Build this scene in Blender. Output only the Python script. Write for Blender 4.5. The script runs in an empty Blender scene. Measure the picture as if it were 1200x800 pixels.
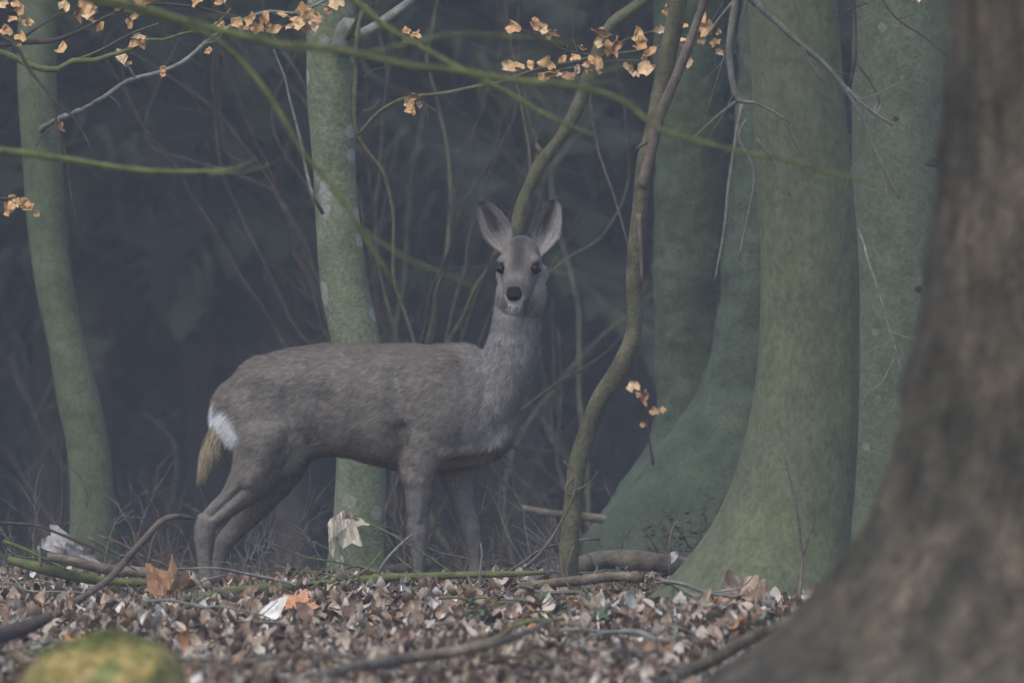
import bpy, bmesh, math, random
import numpy as np
from mathutils import Vector, Matrix, noise

random.seed(7)
rng = np.random.default_rng(7)
S = bpy.context.scene
COL = S.collection

# ------------------------------------------------------------------ camera, sky, sun, exposure
CAM_H = 1.0            # the photographer kneels: lens one metre above the ground
FOC = 300.0            # long lens: 10000 pixels of the 1200 px photograph per radian
PXR = 10000.0
HORIZON = 273.0        # photograph row of the eye level
DEER = 24.0            # distance of the deer

cam_d = bpy.data.cameras.new('camera')
cam = bpy.data.objects.new('camera', cam_d)
COL.objects.link(cam)
cam_d.lens = FOC
cam_d.sensor_width = 36.0
cam_d.clip_start = 0.5
cam_d.clip_end = 500.0
cam.location = (0, 0, CAM_H)
cam.rotation_euler = (math.radians(90) - (400 - HORIZON) / PXR, 0, 0)
cam_d.dof.use_dof = True
cam_d.dof.focus_distance = DEER - 0.05
cam_d.dof.aperture_fstop = 5.0
S.camera = cam

SUN_EL, SUN_AZ = math.radians(56), math.radians(-150)
world = bpy.data.worlds.new('World')
S.world = world
world.use_nodes = True
wn = world.node_tree
sky = wn.nodes.new('ShaderNodeTexSky')
sky.sky_type = 'NISHITA'
sky.sun_disc = False
sky.sun_elevation = SUN_EL
sky.sun_rotation = SUN_AZ
sky.dust_density = 3.0
sky.air_density = 1.0
bg = wn.nodes['Background']
wn.links.new(sky.outputs['Color'], bg.inputs['Color'])
bg.inputs['Strength'].default_value = 0.15

sun_d = bpy.data.lights.new('sun', 'SUN')
sun_d.energy = 0.6
sun_d.angle = math.radians(40)
sun_d.color = (1.0, 0.99, 0.94)
sun = bpy.data.objects.new('sun', sun_d)
COL.objects.link(sun)
sdir = Vector((math.sin(SUN_AZ) * math.cos(SUN_EL), math.cos(SUN_AZ) * math.cos(SUN_EL), math.sin(SUN_EL)))
sun.rotation_euler = sdir.to_track_quat('Z', 'Y').to_euler()
sun.location = (0, 10, 30)

S.view_settings.view_transform = 'Standard'
S.view_settings.look = 'None'
S.view_settings.exposure = 1.1
S.view_settings.gamma = 1.0
S.view_settings.use_curve_mapping = False
S.render.engine = 'CYCLES'
S.cycles.use_denoising = True
S.cycles.denoiser = 'OPENIMAGEDENOISE'
S.cycles.denoising_input_passes = 'RGB_ALBEDO_NORMAL'
S.cycles.denoising_prefilter = 'ACCURATE'
S.cycles.max_bounces = 5
S.cycles.diffuse_bounces = 3
S.cycles.transparent_max_bounces = 6
S.cycles.volume_bounces = 1


# ------------------------------------------------------------------ helpers
def P(px, py, d):
    """photograph pixel + distance -> world point"""
    return np.array([(px - 600.0) / PXR * d, d, CAM_H + (HORIZON - py) / PXR * d])


def ground_z(x, y):
    x = np.asarray(x, float); y = np.asarray(y, float)
    z = 0.022 * np.sin(1.3 * x + 0.7) * np.sin(0.9 * y + 0.4) + 0.016 * np.sin(3.1 * x - 1.2 * y) + 0.010 * np.sin(2.3 * y + 5.0 * x)
    t = np.clip((y - 24.2) / 4.0, 0, 1)
    z = z - 0.03 - 0.065 * np.clip(y - 28.0, 0, 16) - 0.26 * t * t * (3 - 2 * t)
    back = np.clip((y - 84.0) / 40.0, 0, 1)
    z = z + 15.0 * back * back * (3 - 2 * back)
    side = np.clip((np.abs(x) - 14.0) / 40.0, 0, 1) * np.clip((y - 36.0) / 16.0, 0, 1)  # added unseen side slopes, keep low sky light out of the spruce stand
    z = z + 9.0 * side * side
    return z


def gz(x, y):
    return float(ground_z(x, y))


def tag(o, label=None, cat=None, group=None, kind=None):
    if label: o['label'] = label
    if cat: o['category'] = cat
    if group: o['group'] = group
    if kind: o['kind'] = kind
    return o


def empty(name, loc):
    o = bpy.data.objects.new(name, None)
    o.empty_display_size = 0.1
    COL.objects.link(o)
    o.location = loc
    return o


class MB:
    """collects tubes and sheets; build() links them as one mesh object"""
    def __init__(self):
        self.v = []; self.f = []; self.c = []; self.n = 0

    def add(self, v, f, c=None):
        v = np.asarray(v, float)
        self.v.append(v)
        self.f += [tuple(int(i) + self.n for i in q) for q in f]
        if c is None:
            c = np.ones((len(v), 3))
        c = np.asarray(c, float)
        if c.ndim == 1:
            c = np.tile(c, (len(v), 1))
        self.c.append(c)
        self.n += len(v)

    def tube(self, pts, rad, sides=8, wob=0.0, seed=0.0, cap=True, col=None):
        pts = np.asarray(pts, float); rad = np.asarray(rad, float)
        n = len(pts)
        tan = np.gradient(pts, axis=0)
        tan /= np.linalg.norm(tan, axis=1)[:, None] + 1e-12
        ref = np.array([0.0, 1.0, 0.0]) if abs(tan[0][1]) < 0.9 else np.array([1.0, 0, 0])
        V = []
        for i in range(n):
            a = np.cross(tan[i], ref); a /= np.linalg.norm(a) + 1e-12
            b = np.cross(tan[i], a)
            ref = np.cross(a, tan[i])
            for k in range(sides):
                an = 2 * math.pi * k / sides
                r = rad[i]
                if wob:
                    q = pts[i] * 9.0 + np.array([math.cos(an), math.sin(an), 0]) * 0.8 + seed
                    r *= 1 + wob * noise.noise(Vector(q))
                V.append(pts[i] + r * (math.cos(an) * a + math.sin(an) * b))
        F = []
        for i in range(n - 1):
            for k in range(sides):
                k2 = (k + 1) % sides
                F.append((i * sides + k, i * sides + k2, (i + 1) * sides + k2, (i + 1) * sides + k))
        if cap:
            F.append(tuple(range(sides - 1, -1, -1)))
            F.append(tuple((n - 1) * sides + k for k in range(sides)))
        self.add(V, F, col)

    def mesh(self, name, origin=(0, 0, 0), smooth=True):
        v = np.concatenate(self.v) - np.asarray(origin, float)
        me = bpy.data.meshes.new(name)
        me.from_pydata(v.tolist(), [], self.f)
        c = np.concatenate(self.c)
        at = me.color_attributes.new('Col', 'FLOAT_COLOR', 'POINT')
        at.data.foreach_set('color', np.concatenate([c, np.ones((len(c), 1))], 1).astype(np.float32).ravel())
        if smooth:
            me.polygons.foreach_set('use_smooth', np.ones(len(me.polygons), bool))
        me.update()
        return me

    def build(self, name, mat, parent=None, origin=None, smooth=True):
        if origin is None:
            origin = parent.location if parent is not None else (0, 0, 0)
        o = bpy.data.objects.new(name, self.mesh(name, origin, smooth))
        o.data.materials.append(mat)
        COL.objects.link(o)
        if parent is not None:
            o.parent = parent
        else:
            o.location = origin
        return o


def spline(pts, step):
    """Catmull-Rom through rows of numbers (any columns), resampled about every step (first 3 columns)"""
    p = np.asarray(pts, float)
    if len(p) == 2:
        n = max(2, int(np.linalg.norm(p[1, :3] - p[0, :3]) / step) + 1)
        t = np.linspace(0, 1, n)[:, None]
        return p[0] * (1 - t) + p[1] * t
    q = np.vstack([2 * p[0] - p[1], p, 2 * p[-1] - p[-2]])
    out = []
    for i in range(1, len(q) - 2):
        L = np.linalg.norm(q[i + 1, :3] - q[i, :3])
        n = max(2, int(L / step))
        for t in np.linspace(0, 1, n, endpoint=False):
            out.append(0.5 * ((2 * q[i]) + (-q[i - 1] + q[i + 1]) * t + (2 * q[i - 1] - 5 * q[i] + 4 * q[i + 1] - q[i + 2]) * t * t
                              + (-q[i - 1] + 3 * q[i] - 3 * q[i + 1] + q[i + 2]) * t ** 3))
    out.append(p[-1])
    return np.array(out)


def px_branch(mb, rows, d, sides=7, step=0.025, wob=0.12, seed=0.0, jit=0.0):
    """rows (px, py, half width px[, extra depth]) at distance d -> tube; returns its centre line"""
    q = []
    for r in rows:
        dd = d + (r[3] if len(r) > 3 else 0.0)
        q.append([*P(r[0], r[1], dd), r[2] * dd / PXR])
    s = spline(q, step)
    s[:, 3] = np.clip(s[:, 3], 0.0006, None)
    if jit:
        for i in range(len(s)):
            nv = noise.noise_vector(Vector(s[i, :3] * 6.0) + Vector((seed, 3, 1)))
            s[i, :3] += np.array(nv) * jit
    mb.tube(s[:, :3], s[:, 3], sides, wob, seed)
    return s


# ------------------------------------------------------------------ materials
def new_mat(name):
    m = bpy.data.materials.new(name)
    m.use_nodes = True
    nt = m.node_tree
    b = nt.nodes['Principled BSDF']
    b.inputs['Specular IOR Level'].default_value = 0.25
    return m, nt, b


def N(nt, kind, **kw):
    n = nt.nodes.new(kind)
    for k, v in kw.items():
        if k in n.inputs:
            n.inputs[k].default_value = v
        else:
            setattr(n, k, v)
    return n


def ramp(nt, src, stops):
    r = nt.nodes.new('ShaderNodeValToRGB')
    e = r.color_ramp.elements
    while len(e) < len(stops):
        e.new(0.5)
    for k, (p, c) in enumerate(stops):
        e[k].position = p
        e[k].color = (*c, 1) if len(c) == 3 else c
    nt.links.new(src, r.inputs['Fac'])
    return r.outputs['Color']


def mix(nt, fac, a, b, mode='MIX'):
    m = nt.nodes.new('ShaderNodeMix')
    m.data_type = 'RGBA'; m.blend_type = mode
    for sock, val in ((m.inputs['Factor'], fac), (m.inputs['A'], a), (m.inputs['B'], b)):
        if hasattr(val, 'is_output'):
            nt.links.new(val, sock)
        elif isinstance(val, (int, float)):
            sock.default_value = val
        else:
            sock.default_value = (*val, 1)
    return m.outputs['Result']


def bark_mat(name, stops, speck, spots=None, bump=0.4, stretch=1.0, scale=1.0, rough=0.85, hard=1.0):
    m, nt, b = new_mat(name)
    tc = N(nt, 'ShaderNodeTexCoord')
    mp = N(nt, 'ShaderNodeMapping')
    mp.inputs['Scale'].default_value = (1, 1, stretch)
    nt.links.new(tc.outputs['Object'], mp.inputs['Vector'])
    n1 = N(nt, 'ShaderNodeTexNoise', Scale=7.0 * scale, Detail=6.0, Roughness=0.62)
    n2 = N(nt, 'ShaderNodeTexNoise', Scale=90.0 * scale, Detail=4.0, Roughness=0.7)
    n3 = N(nt, 'ShaderNodeTexNoise', Scale=24.0 * scale, Detail=5.0, Roughness=0.65)
    for n in (n1, n2, n3):
        nt.links.new(mp.outputs['Vector'], n.inputs['Vector'])
    c = ramp(nt, n1.outputs['Fac'], [(0.5 + (p - 0.5) * 0.8, q) for p, q in stops])
    dk = ramp(nt, n2.outputs['Fac'], [(0.36, (1 - speck,) * 3), (0.62, (1 + 0.35 * speck,) * 3)])
    c = mix(nt, 1.0, c, dk, 'MULTIPLY')
    md = ramp(nt, n3.outputs['Fac'], [(0.36, (1 - 0.26 * hard,) * 3), (0.62, (1 + 0.05 * hard ** 4,) * 3)])
    c = mix(nt, 0.8, c, md, 'MULTIPLY')
    if spots:
        vo = N(nt, 'ShaderNodeTexVoronoi', Scale=spots[0])
        wv = N(nt, 'ShaderNodeTexNoise', Scale=30.0, Detail=3.0)
        ad = N(nt, 'ShaderNodeVectorMath', operation='MULTIPLY_ADD')
        ad.inputs[1].default_value = (0.02, 0.02, 0.02)
        nt.links.new(tc.outputs['Object'], wv.inputs['Vector'])
        nt.links.new(wv.outputs['Color'], ad.inputs[0])
        nt.links.new(tc.outputs['Object'], ad.inputs[2])
        nt.links.new(ad.outputs['Vector'], vo.inputs['Vector'])
        sp = ramp(nt, vo.outputs['Distance'], [(spots[1] * 0.75, (1, 1, 1)), (spots[1], (0, 0, 0))])
        pick = ramp(nt, vo.outputs['Color'], [(0.42, (0, 0, 0)), (0.5, (1, 1, 1))])
        sp = mix(nt, 1.0, sp, pick, 'MULTIPLY')
        sp2 = mix(nt, 1.0, sp, ramp(nt, n2.outputs['Fac'], [(0.35, (0.25,) * 3), (0.6, (1,) * 3)]), 'MULTIPLY')
        c = mix(nt, sp2, c, spots[2])
    nt.links.new(c, b.inputs['Base Color'])
    b.inputs['Roughness'].default_value = rough
    bp = N(nt, 'ShaderNodeBump', Strength=bump, Distance=0.012)
    hs = mix(nt, 0.5, n2.outputs['Fac'], n3.outputs['Fac'])
    nt.links.new(hs, bp.inputs['Height'])
    nt.links.new(bp.outputs['Normal'], b.inputs['Normal'])
    return m


def attr_mat(name, rough=0.7, noise_scale=40.0, amount=0.35, spec=0.25, bump=0.2, dist=0.004):
    m, nt, b = new_mat(name)
    a = N(nt, 'ShaderNodeVertexColor', layer_name='Col')
    tc = N(nt, 'ShaderNodeTexCoord')
    n1 = N(nt, 'ShaderNodeTexNoise', Scale=noise_scale, Detail=4.0, Roughness=0.6)
    nt.links.new(tc.outputs['Object'], n1.inputs['Vector'])
    k = ramp(nt, n1.outputs['Fac'], [(0.25, (1 - amount,) * 3), (0.75, (1.0,) * 3)])
    nt.links.new(mix(nt, 1.0, a.outputs['Color'], k, 'MULTIPLY'), b.inputs['Base Color'])
    b.inputs['Roughness'].default_value = rough
    b.inputs['Specular IOR Level'].default_value = spec
    if bump:
        bp = N(nt, 'ShaderNodeBump', Strength=bump, Distance=dist)
        nt.links.new(n1.outputs['Fac'], bp.inputs['Height'])
        nt.links.new(bp.outputs['Normal'], b.inputs['Normal'])
    return m


M = {}
M['beech_green'] = bark_mat('beech_bark_green', [(0.28, (0.082, 0.098, 0.058)), (0.5, (0.122, 0.145, 0.085)), (0.72, (0.160, 0.180, 0.128))],
                            0.36, (12.0, 0.30, (0.22, 0.225, 0.215)), 0.6)
M['beech_dim'] = bark_mat('beech_bark_dim', [(0.28, (0.052, 0.068, 0.040)), (0.5, (0.074, 0.093, 0.052)), (0.75, (0.096, 0.112, 0.074))], 0.28, None, 0.45)
M['beech_algae'] = bark_mat('beech_bark_algae', [(0.28, (0.032, 0.046, 0.029)), (0.5, (0.046, 0.064, 0.040)), (0.75, (0.062, 0.080, 0.052))], 0.35, None, 0.5)  # darker green algae colour of the fused stems' bark
M['beech_smooth'] = bark_mat('beech_bark_smooth', [(0.2, (0.066, 0.073, 0.048)), (0.5, (0.082, 0.094, 0.052)), (0.85, (0.100, 0.115, 0.054))], 0.30, (5.0, 0.10, (0.06, 0.065, 0.045)), 0.3, 0.6, 0.8)
M['beech_grey'] = bark_mat('beech_bark_grey', [(0.28, (0.060, 0.074, 0.048)), (0.5, (0.080, 0.096, 0.060)), (0.75, (0.100, 0.114, 0.080))], 0.35, (9.0, 0.14, (0.14, 0.15, 0.13)), 0.5)
M['old_bark'] = bark_mat('old_bark', [(0.25, (0.017, 0.018, 0.010)), (0.5, (0.056, 0.047, 0.031)), (0.75, (0.130, 0.102, 0.070))], 0.7, None, 1.0, 0.35, 1.5, 0.85, 1.5)
M['sapling'] = bark_mat('sapling_bark', [(0.3, (0.05, 0.045, 0.03)), (0.5, (0.085, 0.085, 0.045)), (0.75, (0.13, 0.12, 0.075))], 0.5, None, 0.5, 1.0, 2.0)
M['twig_grey'] = bark_mat('twig_bark_grey', [(0.3, (0.10, 0.10, 0.085)), (0.55, (0.17, 0.175, 0.15)), (0.8, (0.26, 0.26, 0.25))], 0.4, None, 0.4, 1.0, 4.0)
M['twig_dark'] = bark_mat('twig_bark_dark', [(0.3, (0.03, 0.025, 0.022)), (0.7, (0.075, 0.06, 0.05))], 0.4, None, 0.4, 1.0, 4.0)
M['twig_brown'] = bark_mat('twig_bark_brown', [(0.3, (0.07, 0.055, 0.045)), (0.7, (0.15, 0.12, 0.095))], 0.4, None, 0.4, 1.0, 4.0)
M['moss_branch'] = bark_mat('mossy_branch_bark', [(0.3, (0.075, 0.07, 0.034)), (0.5, (0.11, 0.128, 0.044)), (0.75, (0.15, 0.185, 0.055))], 0.5, None, 0.6, 1.0, 3.0)
M['dead_wood'] = bark_mat('dead_wood', [(0.3, (0.07, 0.055, 0.04)), (0.5, (0.14, 0.115, 0.085)), (0.75, (0.24, 0.205, 0.16))], 0.5, None, 0.6, 1.0, 3.0)
M['spruce_bark'] = bark_mat('spruce_bark', [(0.3, (0.03, 0.024, 0.02)), (0.7, (0.075, 0.06, 0.05))], 0.4, None, 0.6)
M['leaf'] = attr_mat('dry_leaf', 0.5, 60.0, 0.45, 0.35, 0.35, 0.004)
M['litter'] = attr_mat('leaf_litter', 0.55, 35.0, 0.45, 0.35, 0.25, 0.003)
M['needles'] = attr_mat('spruce_needles', 0.7, 6.0, 0.4, 0.2, 0.0)
M['fur'] = attr_mat('deer_fur', 0.75, 120.0, 0.25, 0.2, 0.0)
M['skin'] = attr_mat('deer_hide', 0.85, 140.0, 0.4, 0.15, 0.5, 0.004)
M['herb'] = attr_mat('green_leaf', 0.5, 50.0, 0.3, 0.3, 0.1)


M['stem_grey'] = bark_mat('stem_grey', [(0.3, (0.085, 0.085, 0.07)), (0.7, (0.15, 0.15, 0.125))], 0.4, None, 0.4, 1.0, 3.0)


def plain(name, col, rough, spec=0.3):
    m, nt, b = new_mat(name)
    tc = N(nt, 'ShaderNodeTexCoord')
    n1 = N(nt, 'ShaderNodeTexNoise', Scale=150.0, Detail=3.0)
    nt.links.new(tc.outputs['Object'], n1.inputs['Vector'])
    nt.links.new(ramp(nt, n1.outputs['Fac'], [(0.3, tuple(x * 0.6 for x in col)), (0.7, col)]), b.inputs['Base Color'])
    b.inputs['Roughness'].default_value = rough
    b.inputs['Specular IOR Level'].default_value = spec
    return m


M['eye'] = plain('deer_eye', (0.005, 0.004, 0.004), 0.06, 0.12)
M['nose'] = plain('deer_nose', (0.006, 0.0055, 0.006), 0.5, 0.04)

# forest floor
gm, nt, b = new_mat('forest_floor')
tc = N(nt, 'ShaderNodeTexCoord')
g1 = N(nt, 'ShaderNodeTexNoise', Scale=1.1, Detail=5.0)
g2 = N(nt, 'ShaderNodeTexNoise', Scale=28.0, Detail=8.0, Roughness=0.75)
vo = N(nt, 'ShaderNodeTexVoronoi', Scale=22.0)
for n in (g1, g2, vo):
    nt.links.new(tc.outputs['Object'], n.inputs['Vector'])
c = ramp(nt, g2.outputs['Fac'], [(0.3, (0.02, 0.015, 0.012)), (0.5, (0.06, 0.043, 0.032)), (0.7, (0.12, 0.088, 0.065))])
c = mix(nt, 0.5, c, ramp(nt, vo.outputs['Color'], [(0.2, (0.03, 0.02, 0.015)), (0.8, (0.13, 0.09, 0.06))]))
c = mix(nt, ramp(nt, g1.outputs['Fac'], [(0.55, (0, 0, 0)), (0.75, (0.35,) * 3)]), c, (0.03, 0.04, 0.015))
nt.links.new(c, b.inputs['Base Color'])
b.inputs['Roughness'].default_value = 0.9
bp = N(nt, 'ShaderNodeBump', Strength=0.8, Distance=0.03)
nt.links.new(g2.outputs['Fac'], bp.inputs['Height'])
nt.links.new(bp.outputs['Normal'], b.inputs['Normal'])
M['ground'] = gm

# ------------------------------------------------------------------ ground sheet
def axis(segs):
    out = []
    for a, b_, s in segs:
        out += list(np.arange(a, b_ - 1e-6, s))
    out.append(segs[-1][1])
    return np.array(out)


gx = axis([(-70, -10, 4), (-10, -3, 0.7), (-3, 3, 0.12), (3, 10, 0.7), (10, 70, 4)])
gy = axis([(-25, 10, 3), (10, 16, 0.4), (16, 29, 0.12), (29, 50, 0.8), (50, 130, 4)])
X, Y = np.meshgrid(gx, gy)
Z = ground_z(X, Y)
nx, ny = len(gx), len(gy)
idx = np.arange(nx * ny).reshape(ny, nx)
F = np.stack([idx[:-1, :-1], idx[:-1, 1:], idx[1:, 1:], idx[1:, :-1]], -1).reshape(-1, 4)
me = bpy.data.meshes.new('ground')
me.from_pydata(np.stack([X, Y, Z], -1).reshape(-1, 3).tolist(), [], F.tolist())
me.polygons.foreach_set('use_smooth', np.ones(len(me.polygons), bool))
me.materials.append(M['ground'])
ground = bpy.data.objects.new('ground', me)
COL.objects.link(ground)
tag(ground, 'brown forest floor under the leaf litter', None, None, 'structure')

# ------------------------------------------------------------------ trunks
def trunk(rows, d, seed, top=8.0, sides=56, flare=None, rough=0.025, lean=(0.0, 0.0), step=0.03, ridges=0.0, depth=1.0, lobes=None):
    """rows (py, left px, right px) from the top of the picture down to the base.
    flare = (amount, height m, lobes, phase) swells the base into roots"""
    pts = [[(l + r) / 2, py, (r - l) / 2] for py, l, r in rows]
    q = np.array([[*P(a, py, d), w * d / PXR] for a, py, w in pts])
    q = q[::-1]                                       # base first
    t0 = q[-1]
    up = []
    n = 6
    for k in range(1, n + 1):
        f = (k / n) ** 2
        up.append([t0[0] + lean[0] * f + 0.06 * math.sin(3 * f + seed), t0[1] + lean[1] * f, t0[2] + (top - t0[2]) * f, t0[3] * (1 - 0.72 * f)])
    s = spline(np.vstack([q, up]), step)
    # coarser above the picture
    keep = [i for i in range(len(s)) if s[i, 2] < t0[2] + 0.25 or i % 5 == 0 or i == len(s) - 1]
    s = s[keep]
    zb = s[0, 2]
    V = []
    for i in range(len(s)):
        x, y, z, r = s[i]
        for k in range(sides):
            a = 2 * math.pi * k / sides
            ca, sa = math.cos(a), math.sin(a)
            rr = r
            if flare:
                rr *= 1 + flare[0] * math.exp(-(z - zb) / flare[1]) * (0.5 + 0.5 * math.cos(flare[2] * a + flare[3]))
            p = Vector((ca * r * 3.0 + seed * 7.1, sa * r * 3.0, z * 1.6))
            rr += r * rough * 2.2 * noise.noise(p) + 0.5 * rough * r * noise.noise(p * 4.0)
            if ridges:
                q1 = Vector((ca * 5.0 + seed, sa * 5.0, z * 1.3))
                rr += ridges * (abs(noise.noise(q1 * 2.0)) * 1.6 - 0.4 + 0.9 * noise.noise(Vector((ca * 24, sa * 24, z * 9))))
            V.append((x + ca * rr, y + sa * rr * depth, z))
    n = len(s)
    F = [(i * sides + k, i * sides + (k + 1) % sides, (i + 1) * sides + (k + 1) % sides, (i + 1) * sides + k) for i in range(n - 1) for k in range(sides)]
    F.append(tuple((n - 1) * sides + k for k in range(sides)))
    mb = MB()
    mb.add(V, F)
    return mb, s


def crown_limbs(parent, s, mat, seed, count=5, zmin=3.0):
    """bare winter limbs above the picture, each with its twigs, fixed to the trunk line s"""
    r = random.Random(seed)
    for k in range(count):
        zc = zmin + (s[-1, 2] - zmin) * (k + 0.6) / count
        i = int(np.argmin(abs(s[:, 2] - zc)))
        mb = MB()
        p0 = s[i, :3].copy()
        a = r.uniform(0, 2 * math.pi)
        L = r.uniform(1.2, 2.2)
        dr = np.array([math.cos(a), math.sin(a), r.uniform(0.5, 1.1)])
        pts = [p0 + dr * L * t + np.array([0, 0, 0.25 * math.sin(4 * t + k)]) for t in np.linspace(0, 1, 7)]
        r0 = max(0.012, s[i, 3] * 0.4)
        mb.tube(pts, np.linspace(r0, 0.006, 7), 6)
        for j in range(7):
            b0 = np.array(pts[1 + j % 6])
            d2 = dr * 0.4 + np.array([r.uniform(-1, 1), r.uniform(-1, 1), r.uniform(-0.2, 0.8)])
            ln = r.uniform(0.4, 0.9)
            mb.tube([b0, b0 + d2 * ln * 0.5 + np.array([0, 0, 0.03]), b0 + d2 * ln], [0.008, 0.005, 0.002], 4)
        mb.build('branch', mat, parent)


def tree(name, rows, d, mat, label, seed, limbs=4, **kw):
    base = P((rows[-1][1] + rows[-1][2]) / 2, rows[-1][0], d)
    t = empty(name, (base[0], base[1], gz(base[0], base[1])))
    mb, s = trunk(rows, d, seed, **kw)
    mb.build('trunk', mat, t)
    crown_limbs(t, s, mat, int(seed * 10), limbs)
    tag(t, label, 'tree')
    return t, s


T_left, _ = tree('beech_tree', [(-40, 24, 70), (0, 22, 68), (100, 21, 67), (200, 27, 75), (270, 32, 78), (340, 42, 88), (400, 55, 100), (470, 67, 118),
                                (530, 79, 129), (600, 82, 135), (650, 80, 137), (700, 76, 141)], 26.6, M['beech_dim'],
                 'slim greenish beech trunk bending left, behind the crumpled pale maple leaf', 1.3, lean=(-0.3, 0.2), flare=(0.25, 0.08, 5, 0.4))
T_mid, _ = tree('beech_tree', [(-40, 359, 419), (0, 360, 418), (100, 359, 416), (200, 367, 417), (270, 371, 423), (340, 376, 433), (400, 388, 446), (470, 396, 454), (545, 394, 452),
                               (600, 391, 451), (650, 386, 449), (700, 380, 456)], 25.2, M['beech_green'],
                'green beech trunk with pale lichen spots right behind the deer', 2.7, lean=(0.2, 0.3), flare=(0.3, 0.08, 4, 1.0))
T_big, S_big = tree('beech_tree', [(-40, 876, 978), (0, 877, 981), (100, 881, 989), (200, 886, 998), (300, 892, 1006), (400, 890, 1008), (480, 881, 1007), (550, 864, 1004), (600, 844, 1000),
                                   (635, 822, 998), (662, 800, 999), (690, 774, 1002), (720, 738, 1010), (745, 700, 1020)], 23.3, M['beech_smooth'],
                    'smooth olive beech trunk sweeping out to the left at its foot', 4.2, lean=(0.2, 0.1), flare=(0.10, 0.12, 5, 2.2), sides=80, rough=0.012)
T_grey, _ = tree('beech_tree', [(-40, 1000, 1122), (0, 1000, 1121), (100, 999, 1121), (200, 998, 1119), (300, 996, 1117), (400, 993, 1115), (500, 990, 1114), (600, 985, 1118), (700, 970, 1130)], 26.2,
                 M['beech_grey'], 'grey beech trunk with dark branch scars between the olive and the brown trunk', 5.9, lean=(0.1, 0.3), flare=(0.2, 0.1, 5, 0.2), rough=0.015)
T_near, _ = tree('old_oak_tree', [(-80, 1118, 1640), (0, 1116, 1640), (100, 1111, 1642), (200, 1104, 1645), (330, 1090, 1650), (430, 1074, 1655), (540, 1044, 1670), (630, 998, 1690),
                                  (690, 956, 1710), (750, 897, 1740), (800, 826, 1780), (880, 700, 1840), (1000, 560, 1900)], 16.0, M['old_bark'],
                 'dark brown rough-barked trunk with a wide flaring foot, out of focus', 8.1, lean=(0.4, 0.2), flare=(0.10, 0.2, 7, 0.5), sides=160, ridges=0.024, rough=0.02, depth=0.85)


def remeshed(mb, voxel, smooth_it, origin):
    me = mb.mesh('tmp', origin, True)
    o = bpy.data.objects.new('tmp', me)
    COL.objects.link(o)
    r = o.modifiers.new('r', 'REMESH'); r.mode = 'VOXEL'; r.voxel_size = voxel
    if smooth_it:
        sm = o.modifiers.new('s', 'SMOOTH'); sm.factor = 0.5; sm.iterations = smooth_it
    dg = bpy.context.evaluated_depsgraph_get()
    out = bpy.data.meshes.new_from_object(o.evaluated_get(dg))
    bpy.data.objects.remove(o)
    bpy.data.meshes.remove(me)
    out.polygons.foreach_set('use_smooth', np.ones(len(out.polygons), bool))
    return out


# two fused beech stems with a root running left
b0 = P(800, 655, 27.2)
T_dbl = empty('beech_tree', (b0[0], b0[1], gz(b0[0], b0[1])))
mbA, sA = trunk([(-40, 764, 850), (0, 765, 849), (100, 766, 848), (200, 767, 848), (300, 766, 848), (400, 767, 850), (470, 768, 852), (500, 767, 852), (530, 752, 854), (574, 722, 858), (613, 694, 862), (645, 682, 866), (690, 668, 870)], 27.25, 6.3, lean=(-0.3, 0.4), step=0.05)
mbB, sB = trunk([(-40, 872, 950), (0, 868, 948), (100, 862, 946), (200, 856, 944), (298, 849, 942), (360, 842, 942), (410, 832, 942), (450, 819, 942), (484, 801, 944), (523, 771, 946), (555, 746, 948), (585, 724, 950), (620, 702, 954), (650, 690, 958), (690, 676, 964)], 26.85, 7.7, lean=(0.4, 0.3), step=0.05)
allm = MB()
allm.add(np.concatenate(mbA.v), mbA.f + [tuple(range(55, -1, -1))])
otherm = MB()
otherm.add(np.concatenate(mbB.v), mbB.f + [tuple(range(55, -1, -1))])
for m_, it in ((allm, 4), (otherm, 3)):
    me = remeshed(m_, 0.014, it, T_dbl.location)
    me.name = 'trunk'
    k_ = len(me.vertices)
    c_ = np.empty(k_ * 3, np.float32); me.vertices.foreach_get('co', c_); n_ = np.empty(k_ * 3, np.float32); me.vertices.foreach_get('normal', n_)
    c_ = c_.reshape(-1, 3); n_ = n_.reshape(-1, 3)
    c_ += n_ * np.array([0.010 * noise.noise(Vector(q) * 9.0) + 0.006 * noise.noise(Vector(q) * 26.0) for q in c_.tolist()])[:, None]
    me.vertices.foreach_set('co', c_.astype(np.float32).ravel()); me.update()
    me.materials.append(M['beech_algae'])
    o = bpy.data.objects.new('trunk', me); COL.objects.link(o); o.parent = T_dbl
crown_limbs(T_dbl, sA, M['beech_dim'], 21, 3)
crown_limbs(T_dbl, sB, M['beech_dim'], 22, 3)
tag(T_dbl, 'pair of fused mossy beech stems with one root running out to the left', 'tree')

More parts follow.
